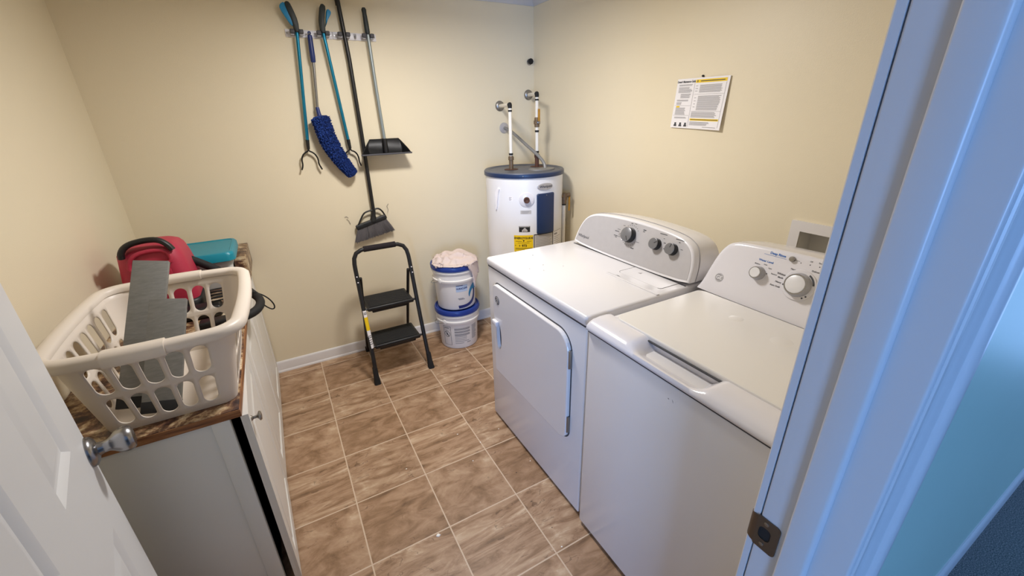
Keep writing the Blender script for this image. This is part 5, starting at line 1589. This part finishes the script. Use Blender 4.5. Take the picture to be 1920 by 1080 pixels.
def hole_cell(seg, t0, t1, v0, v1, cw, ch, fillw=0.74, fillh=0.91):
    bd = []
    for i in range(NXc): bd.append((-1 + 2 * i / NXc, -1))
    for i in range(NYc): bd.append((1, -1 + 2 * i / NYc))
    for i in range(NXc): bd.append((1 - 2 * i / NXc, 1))
    for i in range(NYc): bd.append((-1, 1 - 2 * i / NYc))
    # subdivide the inner loop finely by adding midpoints around
    f = lambda a, b_: bxy(seg, t0 + (t1 - t0) * (a + 1) / 2, v0 + (v1 - v0) * (b_ + 1) / 2)
    n = len(bd)
    outer = [f(*p) for p in bd]
    inner = []
    for i in range(n):
        for q in (0, 0.5):
            p, r_ = bd[i], bd[(i + 1) % n]
            a, b_ = p[0] + (r_[0] - p[0]) * q, p[1] + (r_[1] - p[1]) * q
            inner.append(f(*stadium(a, b_, cw, ch, cw * fillw, ch * fillh)))
    base = len(bk.v)
    bk.add(outer + inner, [])
    m_ = 2 * n
    for i in range(n):
        a, b_ = base + i, base + (i + 1) % n
        i0, i1, i2 = base + n + 2 * i, base + n + 2 * i + 1, base + n + (2 * i + 2) % m_
        bk.f.append((a, b_, i2, i1)); bk.f.append((a, i1, i0))
def plain(seg, t0, t1, v0, v1, nx=NXc, ny=1):
    for i in range(nx):
        for j in range(ny):
            q = [(i, j), (i + 1, j), (i + 1, j + 1), (i, j + 1)]
            bk.add([bxy(seg, t0 + (t1 - t0) * a / nx, v0 + (v1 - v0) * b_ / ny) for a, b_ in q], [(0, 1, 2, 3)])
for seg, ncol in ((0, 5), (2, 7), (4, 5), (6, 7)):
    hw, hl, r = bdims(0.5)
    L = (2 * hw - 2 * r) if seg in (0, 4) else (2 * hl - 2 * r)
    cw = L / ncol / 2
    for c_ in range(ncol):
        t0, t1 = c_ / ncol, (c_ + 1) / ncol
        plain(seg, t0, t1, 0, V0); plain(seg, t0, t1, V1, V2); plain(seg, t0, t1, V3, 1.0)
        hole_cell(seg, t0, t1, V0, V1, cw, (V1 - V0) * (BZ1 - BZ0) / 2)
        hole_cell(seg, t0, t1, V2, V3, cw, (V3 - V2) * (BZ1 - BZ0) / 2)
for seg in (1, 3, 5, 7):
    for (v0, v1, ny) in ((0, V0, 1), (V0, V1, NYc), (V1, V2, 1), (V2, V3, NYc), (V3, 1.0, 1)): plain(seg, 0, 1, v0, v1, 6, ny)
bot = []
for seg in range(8):
    m_ = {0: 20, 2: 28, 4: 20, 6: 28}.get(seg, 6)
    bot += [bxy(seg, k / m_, 0) for k in range(m_)]
bk.add(bot, [tuple(range(len(bot)))])
bw = bk.build('basket_wall', 'basket', lb_, smooth=50)
so = bw.modifiers.new('thickness', 'SOLIDIFY'); so.thickness = 0.0032; so.offset = 0
rp, rn = [], []
for seg in range(8):
    m_ = 10 if seg % 2 == 0 else 7
    for k in range(m_):
        p = bxy(seg, k / m_, 1.0)
        rp.append(p)
def rim_sweep(b, pts, closed, s):
    n = len(pts)
    rings = []
    sec = [(-0.004, -0.006), (-0.005, 0.004), (0.000, 0.010), (0.010, 0.0125), (0.022, 0.011), (0.0285, 0.004), (0.0285, -0.010), (0.026, -0.0135), (0.023, -0.010), (0.022, 0.000), (0.010, 0.004)]
    for i in range(n):
        a = pts[(i + 1) % n] if closed or i < n - 1 else pts[i]
        c_ = pts[i - 1] if closed or i > 0 else pts[i]
        t = (a - c_).normalized()
        o = Vector((t.y, -t.x, 0))
        rings.append([pts[i] + o * (0.010 + (x - 0.010) * s) + Vector((0, 0, z * s + 0.001)) for x, z in sec])
    if closed: rings.append(rings[0])
    b.loft(rings, cap=not closed)
r_ = B()
rim_sweep(r_, rp, True, 1.12)
r_.build('rim', 'basket', lb_, smooth=50)
for seg in (0, 4):
    g = B()
    rim_sweep(g, [bxy(seg, 0.24 + 0.44 * k / 12, 1.0) for k in range(13)], False, 1.42)
    g.build('handle_grip', 'basket', lb_, smooth=50)

# grey boards standing in the basket
def board(label, bc, tc, width, thick, side):
    bc, tc = Vector(bc), Vector(tc)
    t = thing('grey_board', label, 'board', tuple(bc), 'grey boards in the basket')
    zax = (tc - bc).normalized()
    xax = (Vector(side) - zax * zax.dot(Vector(side))).normalized()
    yax = zax.cross(xax)
    L = (tc - bc).length
    mtx = Matrix((xax, yax, zax)).transposed().to_4x4()
    mtx.translation = bc
    b = B().box((-width / 2, -thick / 2, 0.03), (width / 2, thick / 2, L), 0.0015, 2, mtx)
    p = b.build('panel', 'plank', t)
    B().box((-width / 2 - 0.001, -thick / 2 - 0.001, 0.0), (width / 2 + 0.001, thick / 2 + 0.001, 0.032), 0.002, 2, mtx).build('end_cap', 'rubber', t)
    return t
board('taller grey wood-grain board leaning in the laundry basket', (-0.190, -1.318, CT + 0.014), (-0.098, -1.070, 1.126), 0.088, 0.016, (1, -0.0, 0))
board('shorter grey wood-grain board in front, leaning in the laundry basket', (-0.124, -1.380, CT + 0.014), (-0.060, -1.205, 1.040), 0.088, 0.016, (1, -0.0, 0))

# ------------------------------------------------------------------ crumbs on the floor
rnd = random.Random(2)
def crumb(x, y, r, m_='crumb'):
    b = B()
    n = 7
    a0 = rnd.random() * 6
    ring = [(r * rnd.uniform(0.6, 1.15) * math.cos(a0 + 2 * PI * k / n), r * rnd.uniform(0.5, 0.9) * math.sin(a0 + 2 * PI * k / n)) for k in range(n)]
    b.loft([[Vector((x + u, y + w, 0.0003)) for u, w in ring], [Vector((x + u * 0.8, y + w * 0.8, r * 0.28)) for u, w in ring], [Vector((x + u * 0.2, y + w * 0.2, r * 0.34)) for u, w in ring]])
    return b.build('crumb', m_)
tag(crumb(0.556, -1.536, 0.010), 'largest white flake lying on a tile joint in the foreground', 'crumb')
for x, y in ((1.070, -0.461), (0.837, -1.052), (0.914, -1.164), (0.832, -1.257), (0.542, -1.142), (1.038, -1.126), (1.066, -1.396), (0.946, -1.818)):
    tag(crumb(x, y, 0.0038), 'tiny white crumb lying on the brown floor tiles', 'crumb', 'white crumbs on the floor')
for x, y in ((1.012, -0.931), (0.952, -1.589), (0.960, -1.733), (0.974, -1.423)):
    tag(crumb(x, y, 0.0032, 'inkblack'), 'tiny dark crumb lying on the brown floor tiles near the dryer', 'crumb', 'dark crumbs on the floor')
for o in bpy.data.objects:
    if '_o' in o.keys(): del o['_o']
